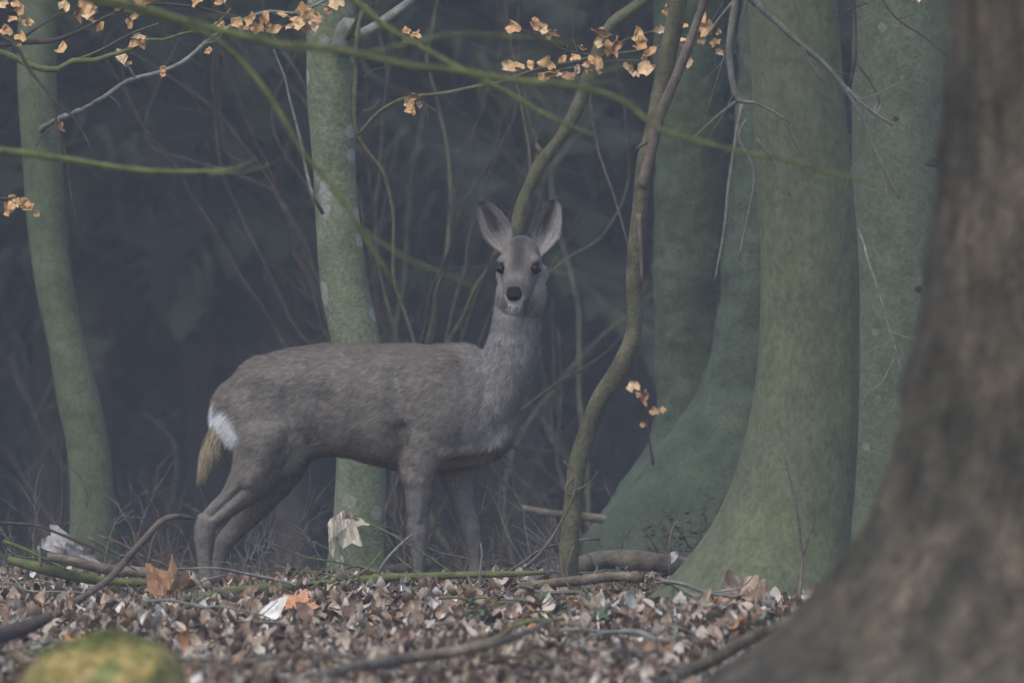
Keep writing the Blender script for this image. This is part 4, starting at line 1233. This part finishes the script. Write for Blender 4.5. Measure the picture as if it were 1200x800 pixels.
def outline_leaf(name, poly, d, colr, seed, label):
    """a leaf with its own ragged outline, cupped and crumpled in depth, standing at distance d"""
    pts = [P(x, y, d) for x, y in poly]
    cen = np.mean(pts, 0)
    bm = bmesh.new()
    vs = [bm.verts.new(Vector(p - cen)) for p in pts]
    bm.faces.new(vs)
    bmesh.ops.triangulate(bm, faces=bm.faces[:])
    bmesh.ops.subdivide_edges(bm, edges=bm.edges[:], cuts=3, use_grid_fill=True)
    bmesh.ops.triangulate(bm, faces=bm.faces[:])
    for v in bm.verts:
        x, z = v.co.x, v.co.z
        v.co.y += 0.55 * z + 0.085 * noise.noise(Vector((x * 14 + seed, z * 14, 0.3))) + 0.022 * noise.noise(Vector((x * 45, z * 45 + seed, 1.3))) + 5.0 * x * x
        v.co.z += 0.006 * noise.noise(Vector((x * 60, z * 60, seed)))
    geo = bmesh.ops.solidify(bm, geom=bm.faces[:], thickness=0.0012)
    me_ = bpy.data.meshes.new(name)
    bm.to_mesh(me_); bm.free()
    at_ = me_.color_attributes.new('Col', 'FLOAT_COLOR', 'POINT')
    for i, v in enumerate(me_.vertices):
        g = 1 + 0.5 * noise.noise(v.co * 30.0)
        at_.data[i].color = (colr[0] * g, colr[1] * g, colr[2] * g, 1)
    me_.materials.append(M['leaf'])
    o = bpy.data.objects.new(name, me_); COL.objects.link(o); o.location = cen
    return tag(o, label, 'leaf')


def big_leaf(name, px, py, d, me_, mat, ax, nrm, label, lift=None):
    me_.materials.append(mat)
    o = bpy.data.objects.new(name, me_); COL.objects.link(o)
    ax = Vector(ax).normalized(); nrm = Vector(nrm); nrm = (nrm - ax * nrm.dot(ax)).normalized()
    o.matrix_world = Matrix.Translation(Vector(P(px, py, d))) @ Matrix((ax, nrm.cross(ax), nrm)).transposed().to_4x4()
    return tag(o, label, 'leaf')


outline_leaf('maple_leaf', [(56, 616), (66, 617), (75, 626), (83, 631), (84, 628), (90, 633), (91, 641), (96, 645), (109, 643), (111, 647), (110, 654), (118, 660), (112, 662), (104, 656), (88, 652), (60, 647), (47, 642), (50, 638), (47, 632), (58, 629)], 24.0, (0.31, 0.29, 0.275), 3, 'large crumpled pale maple leaf resting on the broken stick')
outline_leaf('maple_leaf', [(384, 612), (391, 604), (397, 608), (404, 598), (412, 603), (416, 600), (420, 609), (434, 615), (420, 617), (409, 621), (425, 639), (411, 636), (402, 643), (395, 633), (391, 654), (386, 645), (387, 628)], 23.75, (0.36, 0.32, 0.25), 5, 'pale folded maple leaf caught upright at the foot of the lichened trunk')
outline_leaf('oak_leaf', [(168, 660), (176, 662), (186, 666), (197, 670), (200, 650), (206, 660), (210, 672), (218, 668), (222, 676), (230, 686), (220, 692), (210, 694), (212, 710), (206, 716), (200, 710), (201, 696), (190, 698), (174, 694), (176, 678)], 23.2, (0.20, 0.10, 0.042), 8, 'big rusty brown lobed leaf standing up by the hind hoof')
big_leaf('maple_leaf', 350, 712, 22.6, maple_mesh('maple_leaf', 9, 0.06, (0.46, 0.22, 0.10), 0.6), M['leaf'], (-0.6, 0.5, 0.3), (0.1, -0.7, 0.8), 'bright orange fallen leaf in front of the long mossy stick')
big_leaf('pale_leaf', 304, 722, 22.1, leaf_mesh('pale_leaf', 11, 0.09, 0.03, 0.4, 0.3, None, 8, 3, (0.62, 0.60, 0.57), 0.008), M['leaf'], (0.9, 0.3, 0.15), (0.1, -0.6, 0.8), 'whitish flat leaf below the orange fallen leaf')
big_leaf('maple_leaf', 866, 700, 22.9, maple_mesh('maple_leaf', 13, 0.075, (0.33, 0.23, 0.17), 0.8), M['leaf'], (0.5, 0.2, 0.6), (0.1, -0.9, 0.5), 'crumpled tan leaf leaning on the foot of the olive trunk')
big_leaf('maple_leaf', 895, 706, 22.7, maple_mesh('maple_leaf', 14, 0.06, (0.30, 0.20, 0.14), 0.8), M['leaf'], (0.7, 0.3, 0.3), (0.1, -0.9, 0.5), 'smaller brown leaf lying next to the crumpled tan leaf at the olive trunk')
big_leaf('pale_leaf', 786, 658, 24.5, leaf_mesh('pale_leaf', 15, 0.04, 0.015, 0.5, 0.3, None, 8, 3, (0.62, 0.62, 0.62), 0.006), M['leaf'], (0.5, 0.2, 0.6), (0.0, -0.9, 0.5), 'tiny white leaf lit on the log beside the olive trunk')

# ------------------------------------------------------------------ fallen sticks
def stick(name, rows_list, d, mat, label, sides=9, jit=0.004, cat='stick', wob=0.2):
    r0 = P(rows_list[0][0][0], rows_list[0][0][1], d)
    mb = MB()
    for k, rows in enumerate(rows_list):
        px_branch(mb, rows, d, sides if k == 0 else 5, 0.02, wob, k + rows[0][0] * .013, jit)
    o = mb.build(name, mat, None, origin=tuple(r0))
    return tag(o, label, cat)


stick('broken_stick', [[(55, 652, 5.4), (75, 656, 6), (105, 663, 6.4), (130, 668, 6.6), (160, 670, 6.2), (178, 672, 5.6)], [(128, 668, 2), (140, 660, 1.6), (146, 654, 1.2)]], 23.9, M['dead_wood'], 'thick broken barkless stick under the crumpled maple leaf')
stick('mossy_stick', [[(12, 657, 5, .1), (40, 664, 6), (70, 671, 6.5), (110, 678, 6), (150, 682, 5), (200, 684, 4, -.1)]], 24.1, M['moss_branch'], 'mossy green stick lying under the broken stick')
stick('long_mossy_stick', [[(212, 704, 5.5, -.25), (260, 696, 5.6, -.2), (320, 689, 5.4, -.1), (390, 683, 5.2), (450, 677, 5), (520, 674, 4.4), (590, 673, 3.6), (640, 671, 2.4)], [(400, 682, 2), (430, 668, 1.6), (448, 646, 1)]], 23.55, M['moss_branch'], 'long mossy green stick lying in front of the deer\'s hooves')
stick('bark_stick', [[(565, 692, 5), (620, 686, 5.5), (680, 680, 6), (720, 676, 6), (755, 678, 5.4)], [(690, 679, 1.6), (700, 664, 1.3), (686, 646, 1)]], 23.6, M['dead_wood'], 'pale bark stick lying behind the foot of the crooked sapling')
stick('fallen_log', [[(676, 664, 10, -.1), (705, 655, 11), (735, 655, 11.5), (770, 660, 11), (812, 664, 10, .1)], [(735, 650, 3), (742, 656, 2.6), (746, 664, 2)]], 24.7, M['dead_wood'], 'short thick log between the crooked sapling and the olive trunk', 14)
stick('hooked_stick', [[(40, 728, 3.6, -.6), (70, 714, 4.4, -.5), (110, 692, 4.4, -.3), (140, 665, 4.2), (165, 636, 4), (188, 612, 3.8), (204, 606, 3.4), (226, 608, 2.6, .1)], [(188, 612, 2), (178, 636, 1.8), (172, 665, 1.6)]], 23.3, M['twig_brown'], 'long hooked stick leaning up beside the hind hoof', 8)
stick('blurred_stick', [[(330, 800, 6, -.6), (400, 786, 7, -.4), (470, 772, 7.4), (540, 762, 7), (600, 747, 5), (645, 728, 3, .4)]], 19.3, M['dead_wood'], 'grey dead branch lying on the litter in front of the deer, out of focus')
stick('leaning_twig', [[(612, 668, 1.6), (640, 640, 1.8), (668, 590, 1.8), (676, 556, 1.6), (668, 548, 1.3), (660, 540, 1)], [(672, 575, 1.2), (690, 566, 1), (700, 552, .7)]], 23.6, M['twig_brown'], 'thin bent twig leaning against the crooked sapling', 5, 0.003)
stick('pale_twig', [[(440, 682, 2, .05), (448, 662, 2), (462, 645, 1.8), (478, 630, 1.5), (484, 626, 1)]], 23.7, M['twig_grey'], 'pale twig slanting up behind the near foreleg', 5, 0.002)
stick('white_twig', [[(563, 698, 1.6), (562, 672, 1.7), (565, 650, 1.3), (563, 636, .8)]], 23.4, M['twig_grey'], 'whitish upright twig in front of the far foreleg', 5, 0.002)
stick('curved_twig', [[(776, 680, 2), (800, 684, 2.2), (826, 694, 2.4), (846, 697, 2.4), (872, 701, 1.8), (890, 699, 1)], [(832, 694, 1.5), (868, 688, 1.1), (888, 668, .7)]], 22.75, M['twig_grey'], 'curved grey twig lying against the foot of the olive trunk', 6, 0.002)
stick('tall_thin_stalk', [[(786, 674, 1.6), (784, 640, 1.6), (788, 620, 1.4), (795, 610, 1)]], 23.4, M['dead_wood'], 'thin pale stalk standing at the end of the short log', 5, 0.002)
stick('rusty_stem', [[(936, 706, 2.4, -.1), (940, 660, 2), (936, 610, 1.8), (926, 560, 1.3), (918, 530, .8)], [(941, 650, 1.4), (950, 622, 1), (952, 606, .7)]], 22.6, M['twig_brown'], 'rusty brown dead stem standing in front of the olive trunk', 6, 0.003, 'stem')
stick('dark_stick', [[(-20, 752, 9, -.2), (15, 740, 9), (45, 728, 8), (62, 720, 5)]], 20.6, M['twig_dark'], 'dark wet branch end beside the mossy stump', 9)
stick('edge_root', [[(760, 812, 9, -.4), (800, 790, 9), (845, 768, 8), (890, 742, 7), (920, 728, 4)]], 19.2, M['old_bark'], 'dark root strip along the edge of the litter by the brown trunk', 9, 0.006, 'root')
stick('short_log', [[(452, 668, 6, .1), (475, 665, 6.6), (500, 664, 6, .1)]], 24.25, M['twig_brown'], 'short dark piece of branch lying behind the near foreleg', 9)
stick('far_stick', [[(612, 594, 3), (645, 602, 4.5), (690, 606, 5), (730, 612, 5)]], 27.0, M['dead_wood'], 'pale fallen branch lying behind the crooked sapling', 8)
stick('snag_twig', [[(0, 612, 1.8), (40, 615, 1.9), (62, 622, 1.8), (95, 636, 1.6), (130, 652, 1.2), (160, 668, .8)], [(20, 614, 1), (12, 606, .6)]], 23.8, M['twig_dark'], 'dark twig arching over the crumpled maple leaf', 5, 0.002)
stick('bent_twig', [[(3, 634, 2.4), (25, 642, 2.4), (50, 654, 2), (80, 668, 1.4)], [(8, 642, 1.4), (22, 652, 1.2), (50, 654, .8)]], 24.0, M['moss_branch'], 'greenish forked twig at the end of the mossy stick', 5, 0.002)
stick('silver_twig', [[(44, 640, 2.2), (46, 652, 2.4), (48, 664, 2)]], 23.5, M['twig_grey'], 'short silvery upright twig beside the mossy stick', 5)

# ------------------------------------------------------------------ bare undergrowth behind and around the deer
def shrub(px, d, h, n, seed, mat, label, group, spread=0.5, r0=0.004):
    r = random.Random(seed)
    x = (px - 600) / PXR * d
    o0 = np.array([x, d, gz(x, d)])
    t = empty('bare_shrub', tuple(o0))
    for k in range(n):
        mb = MB()
        a = r.uniform(0, 6.28)
        p0 = o0 + np.array([r.gauss(0, .04), r.gauss(0, .04), -0.02])
        lean = r.uniform(0.1, spread)
        hh = h * r.uniform(0.55, 1.1)
        pts = [p0]
        v = np.array([math.cos(a) * lean, math.sin(a) * lean * 0.6, 1.0])
        m = 7
        for j in range(m):
            v = v + np.array([r.gauss(0, .22), r.gauss(0, .15), r.gauss(-0.10 * lean, .12)])
            pts.append(pts[-1] + v / np.linalg.norm(v) * hh / m)
        s = spline(pts, hh / 16)
        s4 = np.c_[s, np.linspace(r0, r0 * 0.25, len(s))]
        mb.tube(s, s4[:, 3], 5, 0.1)
        side_twigs(mb, s4, r.randrange(4, 9), hh * 0.15, hh * 0.45, r0 * 0.4, seed * 31 + k, 0.9, 0.15)
        mb.build('stem', mat, t)
    tag(t, label, 'shrub', group)


g1_ = 'low bare bushes behind the deer'
rs = random.Random(4)
for k, (px, d, h) in enumerate(((20, 25.6, .30), (150, 25.5, .42), (200, 25.9, .48), (285, 25.0, .24), (315, 25.4, .40), (345, 25.7, .46), (440, 25.0, .26), (520, 25.3, .32), (590, 25.1, .28), (640, 25.6, .38), (600, 26.0, .45), (715, 26.0, .34), (470, 25.8, .45), (60, 26.2, .5), (250, 26.0, .42), (100, 24.9, .28), (180, 24.7, .22), (230, 24.8, .26), (380, 24.8, .22), (500, 24.6, .2), (570, 24.7, .24), (630, 24.6, .22), (720, 24.8, .2), (30, 24.7, .25))):
    shrub(px, d, h, rs.randrange(4, 8), 200 + k, M['twig_brown'] if k % 3 else M['twig_grey'], 'low tangle of thin bare twigs behind the deer\'s legs', g1_, 0.9, 0.003)
for k, (px, d, h) in enumerate(((480, 23.8, .13), (525, 23.7, .15), (600, 23.6, .16), (265, 23.6, .2), (335, 23.8, .16), (690, 23.5, .14), (420, 23.7, .14), (130, 23.7, .15))):
    shrub(px, d, h, 5, 300 + k, M['dead_wood'], 'short dry stalks poking out of the litter', 'dry stalks among the litter', 1.6, 0.0016)
for k, (px, d, h) in enumerate(((805, 25.6, .26), (825, 25.2, .34), (770, 25.8, .22))):
    shrub(px, d, h, 7, 330 + k, M['twig_dark'] if k != 1 else M['twig_brown'], 'dark twiggy tuft at the foot of the fused beeches', 'tufts at the fused beeches', 0.8, 0.0025)
for k, (px, d, h) in enumerate(((170, 33, 1.2), (660, 33, 2.4), (700, 29.5, 1.6))):
    shrub(px, d, h, 5, 400 + k, M['sapling'] if k % 2 else M['twig_dark'], 'tall blurred bare bush in the dusk far behind the deer', 'tall bare bushes in the distance', 0.7, 0.009)

# grass and moss tuft at the fused beeches, few green sprigs in the litter
gb = MB()
rg = random.Random(6)
for k in range(260):
    d = 26.0 + rg.gauss(0, .12); px = rg.uniform(770, 850)
    x = (px - 600) / PXR * d; z = gz(x, d)
    a = rg.uniform(0, 6.28); h = rg.uniform(.05, .20); l = rg.uniform(.2, .9) * h
    p0 = np.array([x, d, z]); p1 = p0 + np.array([math.cos(a) * l * .4, math.sin(a) * l * .4, h * .7]); p2 = p0 + np.array([math.cos(a) * l, math.sin(a) * l, h])
    w = np.array([-math.sin(a), math.cos(a), 0]) * 0.0022
    gb.add([p0 - w, p0 + w, p1 + w * .8, p1 - w * .8, p2], [(0, 1, 2, 3), (3, 2, 4)], np.array([0.07, 0.095, 0.03]) * rg.uniform(.6, 1.4))
tag(gb.build('grass', M['herb'], None, origin=tuple(P(810, 660, 26.0))), 'sparse green grass at the foot of the fused beeches', None, None, 'stuff')
for k, (px, d) in enumerate(((640, 22.4), (700, 21.2), (560, 21.9), (680, 23.1), (745, 23.2), (470, 22.9), (790, 21.6), (900, 20.8))):
    x = (px - 600) / PXR * d
    e = empty('green_seedling', (x, d, gz(x, d)))
    for j in range(6):
        m_ = leaf_mesh('leaf', 500 + k * 7 + j, 0.032, 0.011, 0.3, 0.3, None, 4, 1, (0.07, 0.12, 0.05))
        m_.materials.append(M['herb'])
        o = bpy.data.objects.new('leaf', m_); COL.objects.link(o); o.parent = e
        o.location = (rg.gauss(0, .02), rg.gauss(0, .02), 0.05 + rg.uniform(0, .03))
        o.rotation_euler = (rg.gauss(0, .5), rg.gauss(-.3, .4), rg.uniform(0, 6.28))
    mb = MB()
    mb.tube([(x, d, gz(x, d) - .01), (x + .004, d, gz(x, d) + .03), (x, d, gz(x, d) + .07)], [.002, .0018, .001], 5)
    mb.build('stem', M['herb'], e)
    tag(e, 'tiny green seedling coming up through the litter', 'plant', 'green seedlings in the litter')

# ------------------------------------------------------------------ mossy stump close to the lens
c0 = P(122, 865, 17.0)
st = empty('tree_stump', (c0[0], c0[1], gz(c0[0], c0[1])))
V = []; C = []
sd = 56; rings = 26
for i in range(rings):
    f = i / (rings - 1)
    for k in range(sd):
        a = 2 * math.pi * k / sd
        if f < 0.6:
            g = f / 0.6
            rr = 0.205 - 0.050 * g ** 1.3; z = -0.05 + 0.185 * g
        else:
            g = (f - 0.6) / 0.4
            rr = 0.155 * math.cos(g * 1.55) + 0.002; z = 0.135 + 0.078 * math.sin(g * 1.55)
        rr *= 1 + 0.10 * noise.noise(Vector((math.cos(a) * 1.6, math.sin(a) * 1.6, 1.1))) + 0.05 * noise.noise(Vector((math.cos(a) * 6, math.sin(a) * 6, z * 12)))
        z += 0.03 * noise.noise(Vector((math.cos(a) * rr * 9, math.sin(a) * rr * 9, 4.4)))
        m_ = noise.noise(Vector((math.cos(a) * rr * 14, math.sin(a) * rr * 14, z * 10)))
        C.append(np.array([0.13, 0.14, 0.028]) * (1 + .5 * m_) if m_ > 0.05 else np.array([0.29, 0.22, 0.065]) * (1 + .4 * m_))
        V.append((c0[0] + rr * math.cos(a), c0[1] + rr * math.sin(a), st.location.z + z))
Fq = [(i * sd + k, i * sd + (k + 1) % sd, (i + 1) * sd + (k + 1) % sd, (i + 1) * sd + k) for i in range(rings - 1) for k in range(sd)]
Fq.append(tuple((rings - 1) * sd + k for k in range(sd)))
mb = MB(); mb.add(V, Fq, C)
mb.build('wood', M['herb'], st)
V = np.array(V)
mo = MB()
for k in range(3500):
    i = rg.randrange(sd * 6, len(V)); p = V[i] + np.array([rg.gauss(0, .005), rg.gauss(0, .005), 0])
    a = rg.uniform(0, 6.28); h = rg.uniform(.006, .016)
    w = np.array([math.cos(a), math.sin(a), 0]) * 0.0022
    t_ = p + np.array([rg.gauss(0, .006), rg.gauss(0, .006), h])
    mo.add([p - w, p + w, t_], [(0, 1, 2)], (np.array([0.11, 0.135, 0.024]) if noise.noise(Vector(p * 12.0)) > 0.0 else np.array([0.28, 0.22, 0.055])) * rg.uniform(.6, 1.4))
tag(mo.build('moss', M['herb'], st, smooth=False), None, None, None, 'stuff')
tag(st, 'low rounded stump covered in yellow-green moss, out of focus', 'stump')

# thin dead sticks strewn behind and around the hooves
rk = random.Random(44)
for k in range(64):
    d = rk.uniform(23.3, 25.6) if k < 36 else rk.uniform(19.2, 23.2)
    px = rk.choice((rk.uniform(0, 250), rk.uniform(400, 780), rk.uniform(400, 780))) if k < 36 else rk.uniform(0, 860)
    x = (px - 600) / PXR * d
    a = rk.gauss(0, 0.5) + (math.pi if rk.random() < .5 else 0)
    L = rk.uniform(0.18, 0.55)
    el = rk.choice((0.05, 0.1, 0.25, 0.45)) * rk.uniform(0.5, 1.2) * (1 if k < 36 else 0.35)
    p0 = np.array([x, d, gz(x, d) + (0.02 if k < 36 else 0.042)])
    dr = np.array([math.cos(a) * math.cos(el), math.sin(a) * math.cos(el), math.sin(el)])
    pts = [p0 + dr * L * t + np.array([0, 0, .02 * math.sin(3 * t + k)]) + np.array([rk.gauss(0, .01) for _ in range(3)]) for t in np.linspace(0, 1, 6)]
    s = spline(pts, 0.02)
    r0 = rk.uniform(.002, .0065) * (1 if k < 36 else 1.4)
    mb = MB()
    mb.tube(s, np.linspace(r0, r0 * .5, len(s)), 6, 0.2, k)
    side_twigs(mb, np.c_[s, np.zeros(len(s))], rk.randrange(0, 4), L * .15, L * .4, r0 * .45, 900 + k, 0.8, 0.2)
    o = mb.build('thin_stick', (M['dead_wood'], M['twig_grey'], M['twig_brown'], M['moss_branch'])[k % 4], None, origin=tuple(p0))
    tag(o, ('thin pale dead stick lying among the litter', 'thin grey twig lying among the litter', 'thin brown twig lying among the litter', 'thin mossy twig lying among the litter')[k % 4], 'stick',
        ('pale', 'grey', 'brown', 'mossy')[k % 4] + ' sticks strewn on the litter')
# crumbs of twig too small to tell apart
tw = MB()
for k in range(900):
    d = rk.uniform(18, 26); x = rk.uniform(-.07, .06) * d
    a = rk.uniform(0, 6.28); L = rk.uniform(.03, .14); e_ = abs(rk.gauss(0, .25))
    p0 = np.array([x, d, gz(x, d) + rk.uniform(.01, .035)])
    p1 = p0 + np.array([math.cos(a), math.sin(a), e_]) * L * .5 + np.array([0, 0, rk.gauss(0, .006)])
    p2 = p0 + np.array([math.cos(a + .3), math.sin(a + .3), e_]) * L
    tw.tube([p0, p1, p2], [.0018, .0016, .0009], 4)
tag(tw.build('twig_litter', M['dead_wood'], None, origin=(0, 23, 0)), 'crumbs of dead twig scattered through the leaf litter', None, None, 'stuff')

# dark evergreen sprigs against the foot of the fused beeches
for k, (px, d, h) in enumerate(((770, 25.9, .20), (790, 25.7, .30), (812, 25.6, .36), (832, 25.5, .28), (848, 25.6, .20))):
    x = (px - 600) / PXR * d
    z0 = gz(x, d)
    e = empty('leafy_sprig', (x, d, z0))
    for j in range(9):
        a = rk.uniform(0, 6.28); hh = h * rk.uniform(.6, 1.2); ln_ = rk.uniform(.2, .7)
        pts = np.array([(x + math.cos(a) * ln_ * hh * t * t, d + math.sin(a) * .5 * ln_ * hh * t * t, z0 - .02 + hh * t) for t in np.linspace(0, 1, 6)])
        mb = MB()
        mb.tube(pts, np.linspace(.0022, .001, 6), 5)
        mb.build('stem', M['twig_dark'], e)
        lf = MB()
        for q in range(26):
            t = rk.uniform(.25, 1.0) * 5
            i = min(4, int(t)); p = pts[i] + (pts[i + 1] - pts[i]) * (t - i)
            b_ = rk.uniform(0, 6.28); dr = np.array([math.cos(b_), math.sin(b_), rk.uniform(-.2, .5)]) * rk.uniform(.012, .026)
            w = np.cross(dr, (rk.gauss(0, .3), rk.gauss(0, .3), 1)); w *= .32
            lf.add([p, p + dr * .5 + w, p + dr, p + dr * .5 - w], [(0, 1, 2, 3)], np.array([0.04, 0.055, 0.024]) * rk.uniform(.6, 1.4))
        tag(lf.build('foliage', M['herb'], e, smooth=False), None, None, None, 'stuff')
    tag(e, 'small dark leafy sprig growing against the foot of the fused beeches', 'plant', 'leafy sprigs at the fused beeches')
# ------------------------------------------------------------------ spruce stand behind, the low boughs just showing at the top of the picture
def spruce_meshes(seed, height, zlow, radius, dense):
    r = random.Random(seed)
    tr = MB()
    zz = np.linspace(-0.3, height, 14)
    tr.tube([(0.05 * math.sin(z + seed), 0.05 * math.cos(1.3 * z), z) for z in zz], 0.11 * (1 - 0.93 * zz.clip(0) / height) * height / 11 + 0.008, 9, 0.1, seed)
    cr = MB()
    tiers = dense
    for k in range(tiers):
        f = k / (tiers - 1)
        z = zlow + (height - zlow) * f ** 0.9
        R = radius * (1 - f) ** 0.8 + 0.12
        nb = 9 if f < 0.7 else 6
        ph = r.uniform(0, 6.28)
        for j in range(nb):
            a = ph + 2 * math.pi * j / nb + r.uniform(-0.25, 0.25)
            L = R * r.uniform(0.7, 1.1)
            dx, dy = math.cos(a), math.sin(a)
            sx, sy = -dy, dx
            droop = r.uniform(0.25, 0.55)
            zo = z + r.uniform(-0.12, 0.12)
            g = r.uniform(0.7, 1.25)
            col = np.array([0.020, 0.028, 0.018] if seed < 36 else [0.022, 0.033, 0.021]) * g
            V = []; Fc = []
            ns = 13
            for m in range(ns):
                t = (m + 0.6) / ns
                cx, cy, cz = dx * L * t, dy * L * t, zo + 0.12 * L * t - droop * L * t * t
                w = L * 0.34 * (1 - t) ** 0.7 * r.uniform(0.5, 1.25) + 0.04
                for sd in (-1, 1):
                    q = len(V)
                    fw = L * 0.16
                    V += [(cx - dx * 0.03, cy - dy * 0.03, cz + 0.01), (cx + dx * 0.03, cy + dy * 0.03, cz + 0.01),
                          (cx + dx * fw + sx * sd * w, cy + dy * fw + sy * sd * w, cz - 0.30 * w - r.uniform(0, 0.08)),
                          (cx + dx * fw * 0.4 + sx * sd * w * 0.55, cy + dy * fw * 0.4 + sy * sd * w * 0.55, cz - 0.30 * w - r.uniform(0.08, 0.22))]
                    Fc += [(q, q + 1, q + 2), (q, q + 2, q + 3)]
            cr.add(V, Fc, col)
    return tr.mesh('trunk'), cr.mesh('crown', smooth=False)


sp_old = [spruce_meshes(31, 11.0, 2.9, 2.3, 20), spruce_meshes(32, 12.5, 2.5, 2.5, 22), spruce_meshes(33, 10.0, 3.2, 2.1, 19)]
sp_low = [spruce_meshes(36, 10.0, 2.4, 1.9, 22), spruce_meshes(37, 9.0, 2.6, 1.7, 20)]
sp_young = [spruce_meshes(34, 6.0, 0.15, 1.7, 22), spruce_meshes(35, 5.2, 0.1, 1.5, 20)]
for tr, cr in sp_old + sp_young + sp_low:
    tr.materials.append(M['spruce_bark']); cr.materials.append(M['needles'])


def spruce(x, y, pair, rot, sc, label, group):
    t = empty('spruce_tree', (x, y, gz(x, y)))
    for nm, me in (('trunk', pair[0]), ('crown', pair[1])):
        o = bpy.data.objects.new(nm, me); COL.objects.link(o); o.parent = t
    t.rotation_euler.z = rot
    t.scale = (sc, sc, sc)
    tag(t, label, 'tree', group)


r_ = random.Random(5)
yy = 43.0
row = 0
while yy < 58:
    n_in_row = 7
    half = 3.4 + yy * 0.045
    for k in range(n_in_row):
        x = -half + 2 * half * (k + (0.5 if row % 2 else 0.0)) / (n_in_row - 1) + r_.uniform(-0.5, 0.5)
        spruce(x, yy + r_.uniform(-1, 1), sp_old[r_.randrange(3)], r_.uniform(0, 6.28), r_.uniform(0.9, 1.2),
               'dim spruce standing in the dark wood far behind the deer', 'spruces of the dark wood behind the deer')
    yy += 5.2
    row += 1
for (px, d, k) in ((110, 42.0, 0), (250, 43.5, 1), (330, 41.5, 0)):
    q = P(px, 300, d)
    spruce(q[0], d, sp_low[k], r_.uniform(0, 6.28), 1.0, 'spruce whose low green boughs hang between the two slim beeches', 'spruces with low hanging boughs')
for k in range(15):
    x = -9.5 + 19.0 * k / 14 + r_.uniform(-0.3, 0.3)
    spruce(x, 60.5 + 2.5 * (k % 2) + r_.uniform(-0.6, 0.6), sp_young[k % 2], r_.uniform(0, 6.28), r_.uniform(0.95, 1.25),
           'young spruce branched to the ground at the far end of the wood', 'young spruces closing the far end of the wood')

# ------------------------------------------------------------------ evening haze between the trunks
hz = bpy.data.meshes.new('haze')
x0, x1, y0, y1, z0, z1 = -72, 72, -27, 132, -3.5, 26.0
hz.from_pydata([(x, y, z) for z in (z0, z1) for y in (y0, y1) for x in (x0, x1)], [],
               [(0, 2, 3, 1), (4, 5, 7, 6), (0, 1, 5, 4), (2, 6, 7, 3), (0, 4, 6, 2), (1, 3, 7, 5)])
hm = bpy.data.materials.new('haze')
hm.use_nodes = True
hn = hm.node_tree
for n in list(hn.nodes):
    if n.type == 'BSDF_PRINCIPLED':
        hn.nodes.remove(n)
pv = hn.nodes.new('ShaderNodeVolumePrincipled')
pv.inputs['Color'].default_value = (0.80, 0.87, 0.99, 1)
pv.inputs['Density'].default_value = 0.0020
hn.links.new(pv.outputs['Volume'], hn.nodes['Material Output'].inputs['Volume'])
hz.materials.append(hm)
haze = bpy.data.objects.new('haze', hz)
COL.objects.link(haze)
tag(haze, 'thin bluish evening haze hanging between the trunks', None, None, 'stuff')
